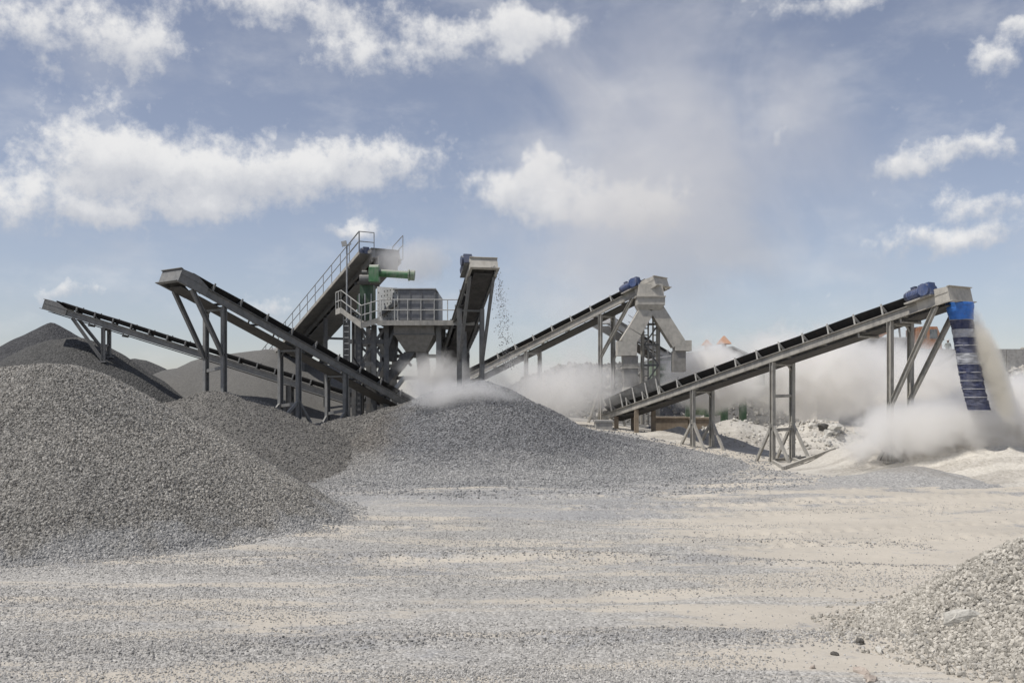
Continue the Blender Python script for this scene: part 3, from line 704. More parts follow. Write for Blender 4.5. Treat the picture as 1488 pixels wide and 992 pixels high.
# feed skirt over the tail
m = MB()
for k in (1, -1):
    q = cH.c * (k * .5)
    a = cH.T + cH.d * .5; b = cH.T + cH.d * 5.2
    m.sweep([[a + q + cH.n * .3, a + q * 1.5 + cH.n * .75, a + q * 1.56 + cH.n * .75, a + q * 1.06 + cH.n * .3], [b + q + cH.n * .3, b + q * 1.5 + cH.n * .95, b + q * 1.56 + cH.n * .95, b + q * 1.06 + cH.n * .3]])
m.build('feed_skirt', 'steel_mid', cH.o)
for t in (1.0, 2.0, 3.1, 4.2, 5.1):
    m = MB(); p = cH.T + cH.d * t + cH.c * (cH.W / 2 + .04); m.beam(p, p + cH.n * .85 + cH.c * .05, .07, .07); m.build('skirt_post', 'bracket', cH.o)
for t in (1.2, 3.0):
    q = cH.T + cH.d * t - cH.n * .36; g = surf(q.x, q.y)
    for k in (1, -1):
        b = q + cH.c * k * .6; m = MB(); m.beam((b.x, b.y, g - .3), b, .22, .3); m.build('tail_post', 'brown', cH.o)

# middle conveyor
cF = Conveyor('beige conveyor rising from the centre peak to the forked chute', P(672, 553, 68), P(960, 408, 58.5), 1.45, pale, fd=0.40, idler=1.55, belt_up=0.36)
cF.portal(772, 'steel_pale', bars=(0.3,), stays=0.8, stay_h=0.3)
r = cF.portal(879, 'steel_pale', bars=(0.34,), stays=0.9, stay_h=0.36)
cF.strut(925, r, 0.62, 'steel_pale')
cF.motor(1.5, 1, 'blue', 1.1)

# high left conveyor
cB = Conveyor('dark grey conveyor rising left above the brown mound', P(612, 600, 53.5), P(249, 399, 42), 1.35, dark, fd=0.36, idler=1.5, belt_up=0.34)
r = cB.portal(316, 'steel_mid', bars=(0.34,), stays=0.0)
cB.strut(270, r, 0.45, 'steel_mid')
cB.portal(424, 'steel_mid', bars=(0.35,), stays=0.95, stay_h=0.38)
cB.portal(492, 'steel_mid', bars=(0.42,), stays=0.9, stay_h=0.4)

# far left conveyor
cA = Conveyor('long thin dark conveyor reaching the far left pile', P(600, 606, 61), P(70, 441, 60), 1.0, dark, fd=0.36, idler=1.12, belt_up=0.34, load=False)
r = cA.portal(157, 'steel_mid', bars=(0.5,), stays=0.0, w_=0.2)
cA.strut(112, r, 0.12, 'steel_mid')
cA.portal(424, 'steel_dark', bars=(0.5,), stays=0.0, w_=0.3)

# steep conveyor in front of the screen tower
cE = Conveyor('steep conveyor dropping stones onto the centre peak', P(632, 590, 60), P(703, 381, 47), 1.15, dict(frame='steel_mid', head='chute', bracket='bracket_dark', load='g_mound'), fd=0.34, idler=1.4, hood=1.3)
r = cE.portal(683, 'steel_mid', bars=(0.02,), stays=0.0, w_=0.22, knee=False)
cE.strut(699, r, 0.5, 'steel_mid', 0.14)
cE.motor(0.7, 1, 'navy', 1.0)

# tall conveyor with walkway behind
cC = Conveyor('tall dark conveyor with railed walkway feeding the screen tower', P(392, 556, 73), P(560, 368, 56.5), 1.6, dark2, fd=0.5, idler=1.6, hood=1.5)
m = MB(); m.obox((cC.T + cC.H) / 2 - cC.n * .6, cC.d * (cC.L / 2 - .4), cC.c * .7, cC.n * .02); m.build('under_pan', 'steel_dark', cC.o)
far = 1 if (cC.c.x < 0) else -1           # walkway on the left-hand side
wc = cC.c * far
m = MB(); m.obox((cC.T + cC.H) / 2 + wc * 1.2 - cC.n * .12, cC.d * (cC.L / 2), wc * .42, cC.n * .03); m.build('walkway', 'steel_dark', cC.o)  # dark all over: shade of the underside is put into its colour
m = MB(); a, b = cC.T + wc * 1.63, cC.H + wc * 1.63
m.beam(a - cC.n * .1, b - cC.n * .1, .05, .18, cC.n); m.build('walkway_edge', 'steel_pale', cC.o)
for hgt in (0.55, 1.1):
    m = MB(); m.tube(a + Z * hgt, b + Z * hgt, .028, n=6); m.build('handrail', 'rail', cC.o)
for k in range(16):
    p = a.lerp(b, k / 15); m = MB(); m.tube(p - Z * .1, p + Z * 1.1, .026, n=6); m.build('rail_post', 'rail', cC.o)
for t, w_ in ((0.42, .2), (0.62, .2), (0.8, .2)):
    p = cC.T + cC.d * cC.L * t - cC.n * .5
    for k in (1, -1):
        q = p + cC.c * k * .65; m = MB(); m.ibeam((q.x, q.y, surf(q.x, q.y) - .2), q, .2, .2, cC.c, .02); m.build('post', 'steel_dark', cC.o)
    m = MB(); m.beam(p + cC.c * .65 - Z * 1.3, p - cC.c * .65 - Z * 1.3, .1, .14); m.build('cross_bar', 'steel_dark', cC.o)
# head cage rails on the tall conveyor
for q0, q1 in ((wc * 1.6, wc * 1.6 - cC.d * 1.5), (wc * .7, wc * 1.6), (-wc * 1.1, -wc * 1.1 - cC.d * 1.4)):
    for hgt in (.65, 1.2):
        m = MB(); m.tube(cC.H + q0 + Z * (hgt - .1), cC.H + q1 + Z * (hgt - .1), .028, n=6); m.build('handrail', 'rail', cC.o)
    for q in (q0, q1):
        m = MB(); m.tube(cC.H + q - Z * .3, cC.H + q + Z * 1.1, .028, n=6); m.build('rail_post', 'rail', cC.o)
cC.motor(0.9, far, 'navy', 0.9)
m = MB(); m.obox(cC.H - Z * .75 + cC.d * .0, cC.d * .4, cC.c * .6, Z * .4); m.build('discharge_box', 'steel_mid', cC.o)

# floodlight on a pole beside the walkway
p = P(504, 400, 55); fl = thing('floodlight_pole', 'thin pole with small floodlight beside the railed walkway', 'lamp post', (p.x, p.y, p.z - 2.6))
m = MB(); m.tube((p.x, p.y, p.z - 2.6), (p.x, p.y, P(504, 357, 55).z), .045, n=8); m.build('pole', 'rail', fl)
q = P(504, 355, 55); m = MB(); m.obox(q + Vector((-.13, -.1, .02)), (.14, 0, .03), (0, .06, 0), (-.03, 0, .14)); m.build('lamp_head', 'panel', fl)
m = MB(); m.obox(q + Vector((.12, 0, -.02)), (.12, 0, .05), (0, .05, 0), (0, 0, .04)); m.build('bracket', 'rail', fl)

# ------------------------------------------------------------------ screen tower
base_z = 2.0
tw = thing('screen_tower', 'grey screening tower with green drive and railed deck', 'screening plant', P(600, 600, 53).to_3d())
tY = 53.0
def X(px, Y=tY): return (px - CX) / F * Y
def Zp(py, Y=tY): return CAMH - (py - HOR) / F * Y
deck = Zp(470)
# legs and bracing
for px in (527, 548, 566, 640, 676):
    for yy in (tY - 1.2, tY + 2.2):
        x = X(px, tY); m = MB(); m.ibeam((x, yy, 1.2), (x, yy, deck - .15), .26, .26, (1, 0, 0), .03); m.build('column', 'steel_dark' if px < 600 else 'steel_mid', tw)
for py in (498, 530, 562):
    for yy in (tY - 1.2, tY + 2.2):
        m = MB(); m.beam((X(512), yy, Zp(py)), (X(568), yy, Zp(py)), .18, .22); m.build('girder', 'steel_dark', tw)
for a, b in (((528, 475), (566, 530)), ((566, 475), (528, 530)), ((528, 530), (566, 590)), ((578, 478), (548, 560))):
    m = MB(); m.beam((X(a[0]), tY - 1.25, Zp(a[1])), (X(b[0]), tY - 1.25, Zp(b[1])), .14, .14); m.build('brace', 'steel_dark', tw)
for k, (a, b) in enumerate((((512, 498), (548, 530)), ((548, 498), (512, 530)), ((527, 530), (566, 562)), ((566, 498), (592, 530)), ((640, 490), (676, 545)), ((676, 490), (640, 545)), ((512, 470), (527, 498)))):
    m = MB(); m.beam((X(a[0]), tY + 2.25 - .04 * k, Zp(a[1])), (X(b[0]), tY + 2.25 - .04 * k, Zp(b[1])), .12, .14); m.build('brace', 'steel_dark', tw)
for py in (515, 548):
    m = MB(); m.beam((X(566), tY + 2.2, Zp(py)), (X(680), tY + 2.2, Zp(py)), .16, .2); m.build('girder', 'steel_dark', tw)
m = MB(); m.path([(X(519), tY - 1.3, Zp(470)), (X(519), tY - 1.3, Zp(520)), (X(533), tY - 1.3, Zp(540)), (X(533), tY - 1.3, Zp(600))], .05, 8); m.build('cable_conduit', 'tyre', tw)
# tall back columns left of tower
for px in (512, 521):
    m = MB(); m.ibeam((X(px), tY + .6, 1.2), (X(px), tY + .6, Zp(450)), .24, .24, (1, 0, 0), .03); m.build('column', 'steel_dark', tw)
# deck
m = MB(); m.box(X(556), X(692), tY - 2.0, tY + 2.6, deck - .16, deck); m.build('deck', 'steel_mid', tw)
m = MB(); m.box(X(556), X(692), tY - 2.07, tY - 2.01, deck - .24, deck + .02); m.build('deck_edge', 'steel_pale', tw)
# handrail along the deck front, every post its own
yy = tY - 1.97
for z_ in (.55, 1.08):
    m = MB(); m.tube((X(560), yy, deck + z_), (X(692), yy, deck + z_), .026, n=6); m.build('handrail', 'rail_pale', tw)
for px in np.linspace(561, 691, 8):
    m = MB(); m.tube((X(px), yy, deck), (X(px), yy, deck + 1.08), .026, n=6); m.build('rail_post', 'rail_pale', tw)
# left landing, stepped down with skirt boards
l0 = Vector((X(490), tY - .4, Zp(455))); l1 = Vector((X(503), tY - 1.6, Zp(455)))
l2 = Vector((X(534), tY - 2.2, Zp(478))); l3 = Vector((X(558), tY - 2.0, Zp(470)))
pts = [l0, l1, l2, l3]
for a, b in zip(pts[:-1], pts[1:]):
    m = MB(); d = (b - a); side = Vector((-d.y, d.x, 0)).normalized(); side = side if side.y > 0 else -side
    m.sweep([[a, a + side * .9, a + side * .9 - Z * .07, a - Z * .07], [b, b + side * .9, b + side * .9 - Z * .07, b - Z * .07]]); m.build('landing', 'steel_mid', tw)
    m = MB(); m.sweep([[a - Z * .12, a + Z * .17, a + Z * .17 - side * .02, a - Z * .12 - side * .02], [b - Z * .12, b + Z * .17, b + Z * .17 - side * .02, b - Z * .12 - side * .02]]); m.build('kick_board', 'steel_pale', tw)
    for z_ in (.55, 1.05):
        m = MB(); m.tube(a + Z * z_, b + Z * z_, .026, n=6); m.build('handrail', 'rail_pale', tw)
    for k in range(3):
        p = a.lerp(b, k / 2); m = MB(); m.tube(p - Z * .1, p + Z * 1.05, .026, n=6); m.build('rail_post', 'rail_pale', tw)
# housing with perforated side plate, dark discs stand for its holes
hx0, hx1, hz0, hz1 = X(547), X(590), deck + .02, Zp(413)
hy0, hy1 = tY - 1.35, tY + 1.7
A, B = Vector((X(548, hy1 - .6), hy1 - .6, 0)), Vector((X(579, hy0), hy0, 0))
side = (B - A).normalized(); nrm = Vector((side.y, -side.x, 0)); nrm = nrm if nrm.y < 0 else -nrm
m = MB(); m.sweep([[A + Z * hz0, B + Z * hz0, Vector((X(640), hy0, hz0)), Vector((X(640), hy1, hz0)), Vector((X(549), hy1, hz0))],
                   [A + Z * hz1, B + Z * (hz1 - .35), Vector((X(640), hy0, hz1 - .6)), Vector((X(640), hy1, hz1 - .6)), Vector((X(549), hy1, hz1))]]); m.build('screen_housing', 'panel', tw)
m = MB()
for i in range(7):
    for j in range(8):
        if random.random() < .75:
            p = A.lerp(B, .08 + .84 * i / 6) + Z * (hz0 + .15 + (hz1 - hz0 - .5) * j / 7); m.tube(p - nrm * .01, p + nrm * .025, .035, n=6)
m.build('hole_discs', 'hole', tw, kind='stuff')
m = MB(); m.beam(A + Z * (hz0 + .5) + nrm * .1 + side * .7, B + Z * (hz0 + .95) + nrm * .1 - side * .1, .1, .22); m.build('spring_mount', 'steel_mid', tw)
# ribbed bin of three panels
bY = hy0 - .5; gx = [X(p_, bY) for p_ in (579, 596, 613, 632)]; gz0, gz1 = deck + .03, Zp(421, bY)
m = MB(); m.box(gx[0] + .02, gx[3] - .02, hy0 - .5, hy0 + 1.4, gz0, gz1 - .01); m.build('bin_body', 'bin', tw)
for i in range(3):
    m = MB(); m.box(gx[i] + .012, gx[i + 1] - .012, hy0 - .55, hy0 - .5, gz0 + .02, gz1); m.build('panel', 'bin', tw)
for x in gx:
    m = MB(); m.box(x - .02, x + .02, hy0 - .58, hy0 - .55, gz0 + .02, gz1 + .02); m.build('panel_rib', 'bin', tw)
m = MB(); m.box(gx[0] - .25, gx[3] + .05, hy0 - .62, hy0 + 1.5, gz1 + .02, gz1 + .07); m.build('bin_lid', 'panel', tw)
# green drive and exciter tube
gY = tY - .9
m = MB(); m.box(X(527), X(546), gY - .1, gY + .9, deck + .1, Zp(417)); m.box(X(524), X(532), gY - .25, gY + .5, deck + .1, Zp(432)); m.build('drive_frame', 'green_dark', tw)
m = MB(); m.tube((X(528), gY - .3, Zp(410)), (X(542), gY - .3, Zp(410)), .26, n=14); m.tube((X(531), gY - .3, Zp(400)), (X(538), gY - .3, Zp(400)), .12, n=10); m.build('drive_motor', 'steel_dark', tw)
m = MB(); m.box(X(542), X(556), gY - .75, gY - .1, Zp(414), Zp(394)); m.tube((X(542.5), gY - .42, Zp(398)), (X(555.5), gY - .42, Zp(398)), .32, n=16); m.build('belt_guard', 'green', tw)
m = MB(); m.tube((X(555), gY - .4, Zp(401)), (X(600), gY - .4, Zp(404)), .2, n=16); ex = m.build('exciter_tube', 'green', tw, False)
m = MB(); m.tube((X(597), gY - .4, Zp(404)), (X(599), gY - .4, Zp(404)), .3, n=16); m.tube((X(600), gY - .4, Zp(404)), (X(606), gY - .4, Zp(404.5)), .27, n=16); m.build('end_flange', 'green_pale', ex)
for px in (527, 535, 544):
    m = MB(); m.box(X(px) - .03, X(px) + .03, gY - .32, gY - .26, deck + .05, Zp(430)); m.build('guard_bar', 'rail', tw)
# hopper under the deck
def frustum(x0, x1, y0, y1, z0, X0, X1, Y0, Y1, Z1):
    return MB().sweep([[(x0, y0, z0), (x1, y0, z0), (x1, y1, z0), (x0, y1, z0)], [(X0, Y0, Z1), (X1, Y0, Z1), (X1, Y1, Z1), (X0, Y1, Z1)]])
hb = frustum(X(577), X(634), tY - 1.5, tY + 1.5, Zp(488), X(577), X(634), tY - 1.5, tY + 1.5, deck - .17).build('hopper_top', 'hopper', tw)
frustum(X(592), X(621), tY - .9, tY + .6, Zp(512), X(577), X(634), tY - 1.5, tY + 1.5, Zp(488.1)).build('hopper_cone', 'hopper', tw)
m = MB(); m.box(X(576), X(635), tY - 1.56, tY + 1.56, Zp(489), Zp(487)); m.build('hopper_flange', 'steel_mid', tw)
m = MB(); m.sweep([[(X(590), tY - .8, Zp(512)), (X(606), tY - .8, Zp(512)), (X(606), tY + .4, Zp(512)), (X(590), tY + .4, Zp(512))], [(X(548), tY - .8, Zp(562)), (X(560), tY - .8, Zp(566)), (X(560), tY + .4, Zp(566)), (X(548), tY + .4, Zp(562))]]); m.build('left_chute', 'steel_dark', tw)
m = MB(); m.sweep([[(X(606), tY - .8, Zp(512)), (X(622), tY - .8, Zp(512)), (X(622), tY + .4, Zp(512)), (X(606), tY + .4, Zp(512))], [(X(612), tY - .8, Zp(575)), (X(628), tY - .8, Zp(575)), (X(628), tY + .4, Zp(575)), (X(612), tY + .4, Zp(575))]]); m.build('right_chute', 'hopper', tw)
m = MB(); m.tube((X(592), tY - 1.3, Zp(548)), (X(566), tY - 1.3, Zp(582)), .12, n=10); m.build('chute_pipe', 'panel', tw)
m = MB(); m.sweep([[(X(553), tY - 1, Zp(478)), (X(577), tY - 1, Zp(478)), (X(577), tY + 1, Zp(478)), (X(553), tY + 1, Zp(478))], [(X(566), tY - .6, Zp(525)), (X(575), tY - .6, Zp(525)), (X(575), tY + .6, Zp(525)), (X(566), tY + .6, Zp(525))]]); m.build('side_hopper', 'steel_dark', tw)

# ladder on the tower's left
lad = thing('access_ladder', 'narrow dark steel ladder left of the screening tower', 'ladder', (X(511), tY - 1.6, base_z))
for px in (506.5, 514.5):
    m = MB(); m.beam((X(px), tY - 1.6, 1.5), (X(px), tY - 1.6, Zp(462)), .05, .05); m.build('stile', 'steel_dark', lad)
z_ = 1.7
while z_ < Zp(463):
    m = MB(); m.tube((X(506.5), tY - 1.6, z_), (X(514.5), tY - 1.6, z_), .022, n=6); m.build('rung', 'rail', lad); z_ += .3
# stair on the right of the tower
st = thing('steel_stair', 'open steel stair beside the steep conveyor', 'stair', (X(668), tY + .6, base_z))
a, b = Vector((X(694), tY + .6, deck - .1)), Vector((X(655), tY + .6, Zp(555)))
for k in (0, .8):
    m = MB(); m.beam(a + Vector((0, k, 0)), b + Vector((0, k, 0)), .06, .2); m.build('stringer', 'steel_mid', st)
for k in range(1, 17):
    p = a.lerp(b, k / 17); m = MB(); m.box(p.x - .13, p.x + .13, p.y + .03, p.y + .77, p.z + .03, p.z + .06); m.build('tread', 'rail_pale', st)
for px in (683, 692, 697):
    m = MB(); m.tube((X(px), tY + .1, deck), (X(px), tY + .1, deck + 1.05), .024, n=6); m.build('rail_post', 'rail', st)
m = MB(); m.tube((X(683), tY + .1, deck + 1.05), (X(697), tY + .1, deck + 1.05), .024, n=6); m.build('handrail', 'rail', st)
m = MB(); m.box(X(680), X(700), tY, tY + 1.4, deck - .1, deck - .02); m.build('top_landing', 'steel_mid', st)

# blue grey tank far behind on the left
tk = thing('storage_tank', 'blue grey tank glimpsed behind the left conveyors', 'tank', P(400, 545, 74))
p = P(400, 520, 74); m = MB(); m.tube((p.x, p.y, p.z - 3), (p.x, p.y, p.z + .35), .95, n=20); m.build('shell', 'bin', tk, False)
m = MB(); m.tube((p.x, p.y, p.z + .351), (p.x, p.y, p.z + .75), .97, .3, n=20); m.build('cone_roof', 'bin', tk)
m = MB(); m.box(p.x - 1.5, p.x + 1.3, p.y - 1.0, p.y + 1, p.z - .6, p.z - .25); m.build('green_deck', 'green_dark', tk)

# ------------------------------------------------------------------ forked chute below the middle conveyor head
cY = 58.5
def X5(px): return (px - CX) / F * cY
def Z5(py): return CAMH - (py - HOR) / F * cY
ch = thing('transfer_chute', 'forked beige transfer chute below the middle conveyor head', 'chute', (X5(935), cY, 2.0))
def duct(name, secs, mat='chute'):
    """rectangular duct through (px, py, half width px, half depth m) sections, cut level"""
    m = MB(); m.sweep([[(X5(px - hw), cY - hd, Z5(py)), (X5(px + hw), cY - hd, Z5(py)), (X5(px + hw), cY + hd, Z5(py)), (X5(px - hw), cY + hd, Z5(py))] for px, py, hw, hd in secs]); return m.build(name, mat, ch)
duct('hood_top', [(944, 432, 19, .6), (944, 414, 17, .55)]); duct('hood', [(944, 444, 20, .65), (944, 432.2, 20, .65)]); duct('hood_neck', [(942, 451, 15, .5), (944, 444.2, 20, .65)])
m = MB(); m.box(X5(922), X5(965), cY - .72, cY + .72, Z5(433), Z5(431.5)); m.build('hood_flange', 'chute', ch)
def limb(name, a, b, wd, dp, mat='chute'):
    a = Vector((X5(a[0]), cY, Z5(a[1]))); b = Vector((X5(b[0]), cY, Z5(b[1]))); m = MB(); m.beam(a, b, dp, wd, (0, 1, 0)); m.v and None
    d = (b - a).normalized(); u = d.cross(Vector((0, 1, 0))); m = MB(); m.obox((a + b) / 2, d * ((b - a).length / 2), u * wd / 2, Vector((0, dp / 2, 0))); return m.build(name, mat, ch)
limb('left_leg_upper', (940, 450), (921, 482), .84, .98)
limb('left_leg_lower', (921, 482.5), (910, 500), .88, 1.03)
for q in ((936, 456), (922, 481)):
    a = Vector((X5(q[0]), cY, Z5(q[1]))); d = Vector((-.5, 0, -.85)).normalized(); u = d.cross(Vector((0, 1, 0))); m = MB(); m.obox(a, d * .02, u * .42, Vector((0, .5, 0))); m.build('joint_flange', 'chute', ch)
m = MB(); m.box(X5(896), X5(924), cY - .55, cY + .55, Z5(517), Z5(496)); m.build('knee_box', 'chute', ch)
duct('down_pipe', [(916, 562, 9.5, .4), (915, 517.3, 11, .45)], 'hopper')
m = MB(); m.box(X5(903), X5(928), cY - .5, cY + .5, Z5(535), Z5(533.6)); m.build('joint_flange', 'chute', ch)
duct('boot', [(918, 582, 15, .55), (915, 562.3, 9.5, .4)])
limb('right_leg', (952, 448), (985, 500), .82, .94)
m = MB(); m.box(X5(979), X5(1003), cY - .5, cY + .5, Z5(510), Z5(495)); m.build('knee_box', 'chute', ch)
duct('down_pipe', [(986, 540, 9, .4), (986, 510.3, 9, .4)], 'hopper')
# ladder tower behind the chute
lt = thing('lattice_tower', 'slim lattice tower with rungs carrying the forked chute', 'tower', (X5(945), cY + .9, 2.0))
for px in (937, 960):
    for yy in (cY + .62, cY + 1.5):
        m = MB(); m.beam((X5(px), yy, 1.5), (X5(px), yy, Z5(452)), .11, .11); m.build('post', 'steel_pale', lt)
for py in (470, 500, 530, 560):
    m = MB(); m.beam((X5(937), cY + .6, Z5(py)), (X5(960), cY + .6, Z5(py)), .1, .12); m.build('cross_bar', 'steel_mid', lt)
for k in range(4):
    a, b = 470 + 30 * k, 500 + 30 * k
    m = MB(); m.beam((X5(938), cY + .57, Z5(a if k % 2 else b)), (X5(959), cY + .57, Z5(b if k % 2 else a)), .08, .08); m.build('brace', 'steel_mid', lt)
for px in (944, 951):
    m = MB(); m.beam((X5(px), cY + .62, 1.5), (X5(px), cY + .62, Z5(452)), .09, .09); m.build('stile', 'steel_pale', lt)
for x0, x1 in ((937, 944), (951, 960)):
    py = 456
    while py < 590:
        m = MB(); m.beam((X5(x0), cY + .6, Z5(py)), (X5(x1), cY + .6, Z5(py)), .05, .07); m.build('rung', 'steel_pale', lt); py += 10

# far conveyor head seen between the legs
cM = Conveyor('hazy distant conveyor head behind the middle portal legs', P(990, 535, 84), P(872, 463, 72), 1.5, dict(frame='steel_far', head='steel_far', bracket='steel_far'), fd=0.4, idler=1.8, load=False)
m = MB(); p = cM.H - cM.d * 2; m.beam((p.x, p.y, 1), (p.x, p.y, p.z - .4), .3, .3); m.build('post', 'steel_far', cM.o)
for hgt in (.6, 1.1):
    m = MB(); m.tube(cM.H + cM.c * .8 + Z * hgt - cM.d * 3, cM.H + cM.c * .8 + Z * hgt - cM.d * 6, .03, n=5); m.build('handrail', 'rail', cM.o)
# thin far conveyor at right
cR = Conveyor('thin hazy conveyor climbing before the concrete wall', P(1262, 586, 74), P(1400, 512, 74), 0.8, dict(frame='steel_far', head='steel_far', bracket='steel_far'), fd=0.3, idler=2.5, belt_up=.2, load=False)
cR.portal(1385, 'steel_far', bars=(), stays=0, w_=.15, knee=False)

# ------------------------------------------------------------------ green crusher house
gy = 63.5
def G(px, py, y=gy): return Vector(((px - CX) / F * y, y, CAMH - (py - HOR) / F * y))
gh = thing('crusher_house', 'dusty green crusher house with pale gabled roof', 'building', G(1030, 600))
e = G(958, 519); r0 = G(1063, 503); ee = G(1112, 527); bz = G(0, 560).z
m = MB(); m.box(e.x, ee.x, gy, gy + 5, bz, e.z - .05); m.build('wall', 'green_pale', gh)
for k in range(9):
    x = e.x + .1 + (ee.x - e.x - .2) * k / 8; m = MB(); m.box(x - .05, x + .05, gy - .06, gy - .003, bz, e.z - .08); m.build('wall_rib', 'green_dark', gh)
for py in (526, 540):
    zz = G(0, py).z; m = MB(); m.box(e.x, G(1000, 0).x, gy - .16, gy - .065, zz - .09, zz + .09); m.build('wall_girt', 'panel', gh)
m = MB(); m.sweep([[(e.x - .2, gy - .3, e.z), (r0.x, gy - .3, r0.z), (ee.x + .2, gy - .3, ee.z), (ee.x + .2, gy - .3, ee.z - .1), (r0.x, gy - .3, r0.z - .12), (e.x - .2, gy - .3, e.z - .1)],
                   [(e.x - .2, gy + 5.3, e.z), (r0.x, gy + 5.3, r0.z), (ee.x + .2, gy + 5.3, ee.z), (ee.x + .2, gy + 5.3, ee.z - .1), (r0.x, gy + 5.3, r0.z - .12), (e.x - .2, gy + 5.3, e.z - .1)]]); m.build('roof', 'panel', gh)
m = MB(); m.sweep([[(e.x, gy - .02, e.z - .11), (r0.x, gy - .02, r0.z - .13), (ee.x, gy - .02, ee.z - .11)], [(e.x, gy + .05, e.z - .11), (r0.x, gy + .05, r0.z - .13), (ee.x, gy + .05, ee.z - .11)]]); m.build('gable', 'panel', gh)
for px in (1002, 1030, 1054, 1081):
    q = G(px, 606); m = MB(); m.box(q.x - .2, q.x + .2, gy + .1, gy + .5, q.z - .4, bz - .003); m.build('column', 'green_dark', gh)
m = MB(); q0, q1 = G(1008, 603), G(1056, 586); m.box(q0.x, q1.x, gy + .3, gy + 2, q0.z, q1.z); m.build('machine_body', 'green_pale', gh)
for px, s_, lab in ((1052, 1.0, 'orange pointed cap on the roof ridge of the green house'), (1027, .75, 'paler orange cap left of the other on the green house roof')):
    q = G(px, 502 if px > 1040 else 504, 64.2); m = MB(); h_ = .42 * s_
    m.sweep([[(q.x - h_, q.y - h_, q.z + .1), (q.x + h_, q.y - h_, q.z + .1), (q.x + h_, q.y + h_, q.z + .1), (q.x - h_, q.y + h_, q.z + .1)], [(q.x - .05, q.y - .05, q.z + .62 * s_), (q.x + .05, q.y - .05, q.z + .62 * s_), (q.x + .05, q.y + .05, q.z + .62 * s_), (q.x - .05, q.y + .05, q.z + .62 * s_)]])
    m.box(q.x - .12, q.x + .12, q.y - .12, q.y + .12, q.z - .3, q.z + .099); o = m.build('roof_cap', 'orange'); o['label'] = lab; o['category'] = 'roof cap'; o['group'] = 'orange roof caps'
# brown footing blocks
for i, (x0, x1, y0, y1, Y, lab) in enumerate([(952, 1000, 608, 632, 57, 'brown footing block beside the right conveyor tail'), (1001, 1036, 609, 634, 57, 'brown footing block below the green house corner'), (866, 890, 613, 624, 54, 'low concrete footing left of the conveyor tail')]):
    a, b = P(x0, y1, Y), P(x1, y0, Y); m = MB(); m.box(a.x, b.x, Y, Y + 1.2, min(a.z, surf(a.x, Y)) - .3, b.z); m.box(a.x - .06, b.x + .06 if i != 0 else b.x, Y - .06, Y + 1.26, b.z + .002, b.z + .1)
    o = m.build('footing_block', 'brown' if i < 2 else 'concrete'); o['label'] = lab; o['category'] = 'footing'

# ------------------------------------------------------------------ concrete tip wall, truck and worker
wY = 88.0
def X8(px): return (px - CX) / F * wY
def Z8(py): return CAMH - (py - HOR) / F * wY
wl = thing('tip_wall', 'long concrete retaining wall of the truck tipping ramp', 'wall', (X8(1380), wY, 0))
m = MB(); m.box(X8(1318), X8(1760), wY + .15, wY + 26, -1, Z8(508) - .75); m.build('ramp_fill', 'concrete', wl)
x = 1318
while x < 1740:
    m = MB(); m.box(X8(x) + .02, X8(x + 36) - .02, wY - .05, wY + .147, -1, Z8(507)); m.build('panel', 'concrete', wl); x += 36
m = MB(); m.box(X8(1251), X8(1317), wY - 1.2, wY + 6, -1, Z8(494)); m.build('hopper_wall', 'concrete', wl)
for px in (1254, 1268, 1282, 1296, 1310):
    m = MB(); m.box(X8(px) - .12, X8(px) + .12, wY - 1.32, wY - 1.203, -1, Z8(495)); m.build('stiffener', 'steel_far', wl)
m = MB(); m.box(X8(1249), X8(1319), wY - 1.4, wY - 1.1, Z8(494) + .003, Z8(491)); m.build('coping', 'concrete', wl)

tr = thing('dump_truck', 'orange dump truck tipping with raised bed above the wall', 'truck', (X8(1340), wY + 4, Z8(508) - .75))
ty = wY + 2.2; tz = Z8(508) - .75
def XT(px): return (px - CX) / F * (ty)
m = MB()   # cab: profile in x/z swept across y
cab = [(1332, 0.75), (1332, 2.75), (1336, 2.95), (1362, 2.95), (1368, 2.0), (1369, 0.75)]
m.sweep([[(XT(a), ty, tz + b) for a, b in cab], [(XT(a), ty + 2.5, tz + b) for a, b in cab]]); cb = m.build('cab', 'orange', tr)
for (a, b, c_, d_) in ((1338, 1346, 1.9, 2.65), (1351, 1362, 1.85, 2.7)):
    m = MB(); m.box(XT(a), XT(b), ty - .03, ty - .004, tz + c_, tz + d_); m.build('side_window', 'glass', cb)
m = MB(); m.sweep([[(XT(1363.3), ty + .2, tz + 2.8), (XT(1368) + .03, ty + .2, tz + 2.05), (XT(1368) + .05, ty + .2, tz + 2.05), (XT(1363.3) + .03, ty + .2, tz + 2.82)], [(XT(1363.3), ty + 2.3, tz + 2.8), (XT(1368) + .03, ty + 2.3, tz + 2.05), (XT(1368) + .05, ty + 2.3, tz + 2.05), (XT(1363.3) + .03, ty + 2.3, tz + 2.82)]]); m.build('windscreen', 'glass', cb)
m = MB(); m.box(XT(1369.5), XT(1370.3), ty - .25, ty - .1, tz + 1.7, tz + 2.5); m.tube((XT(1367), ty - .05, tz + 2.5), (XT(1370), ty - .18, tz + 2.4), .025, n=6); m.build('mirror', 'tyre', cb)
m = MB(); m.box(XT(1369), XT(1371), ty + .02, ty + 2.48, tz + .5, tz + .95); m.build('bumper', 'orange', tr)
m = MB(); m.box(XT(1262), XT(1368), ty + .7, ty + 1.8, tz + .55, tz + .85); m.build('chassis', 'steel_dark', tr)
for px in (1280, 1294, 1340, 1358):
    for yy in (ty + .0, ty + 2.1):
        m = MB(); m.tube((XT(px), yy, tz + .5), (XT(px), yy + .4, tz + .5), .52, n=20); wh = m.build('wheel', 'tyre', tr)
        m = MB(); m.tube((XT(px), yy - .02, tz + .5), (XT(px), yy + .42, tz + .5), .27, n=14); m.build('rim', 'steel_far', wh)
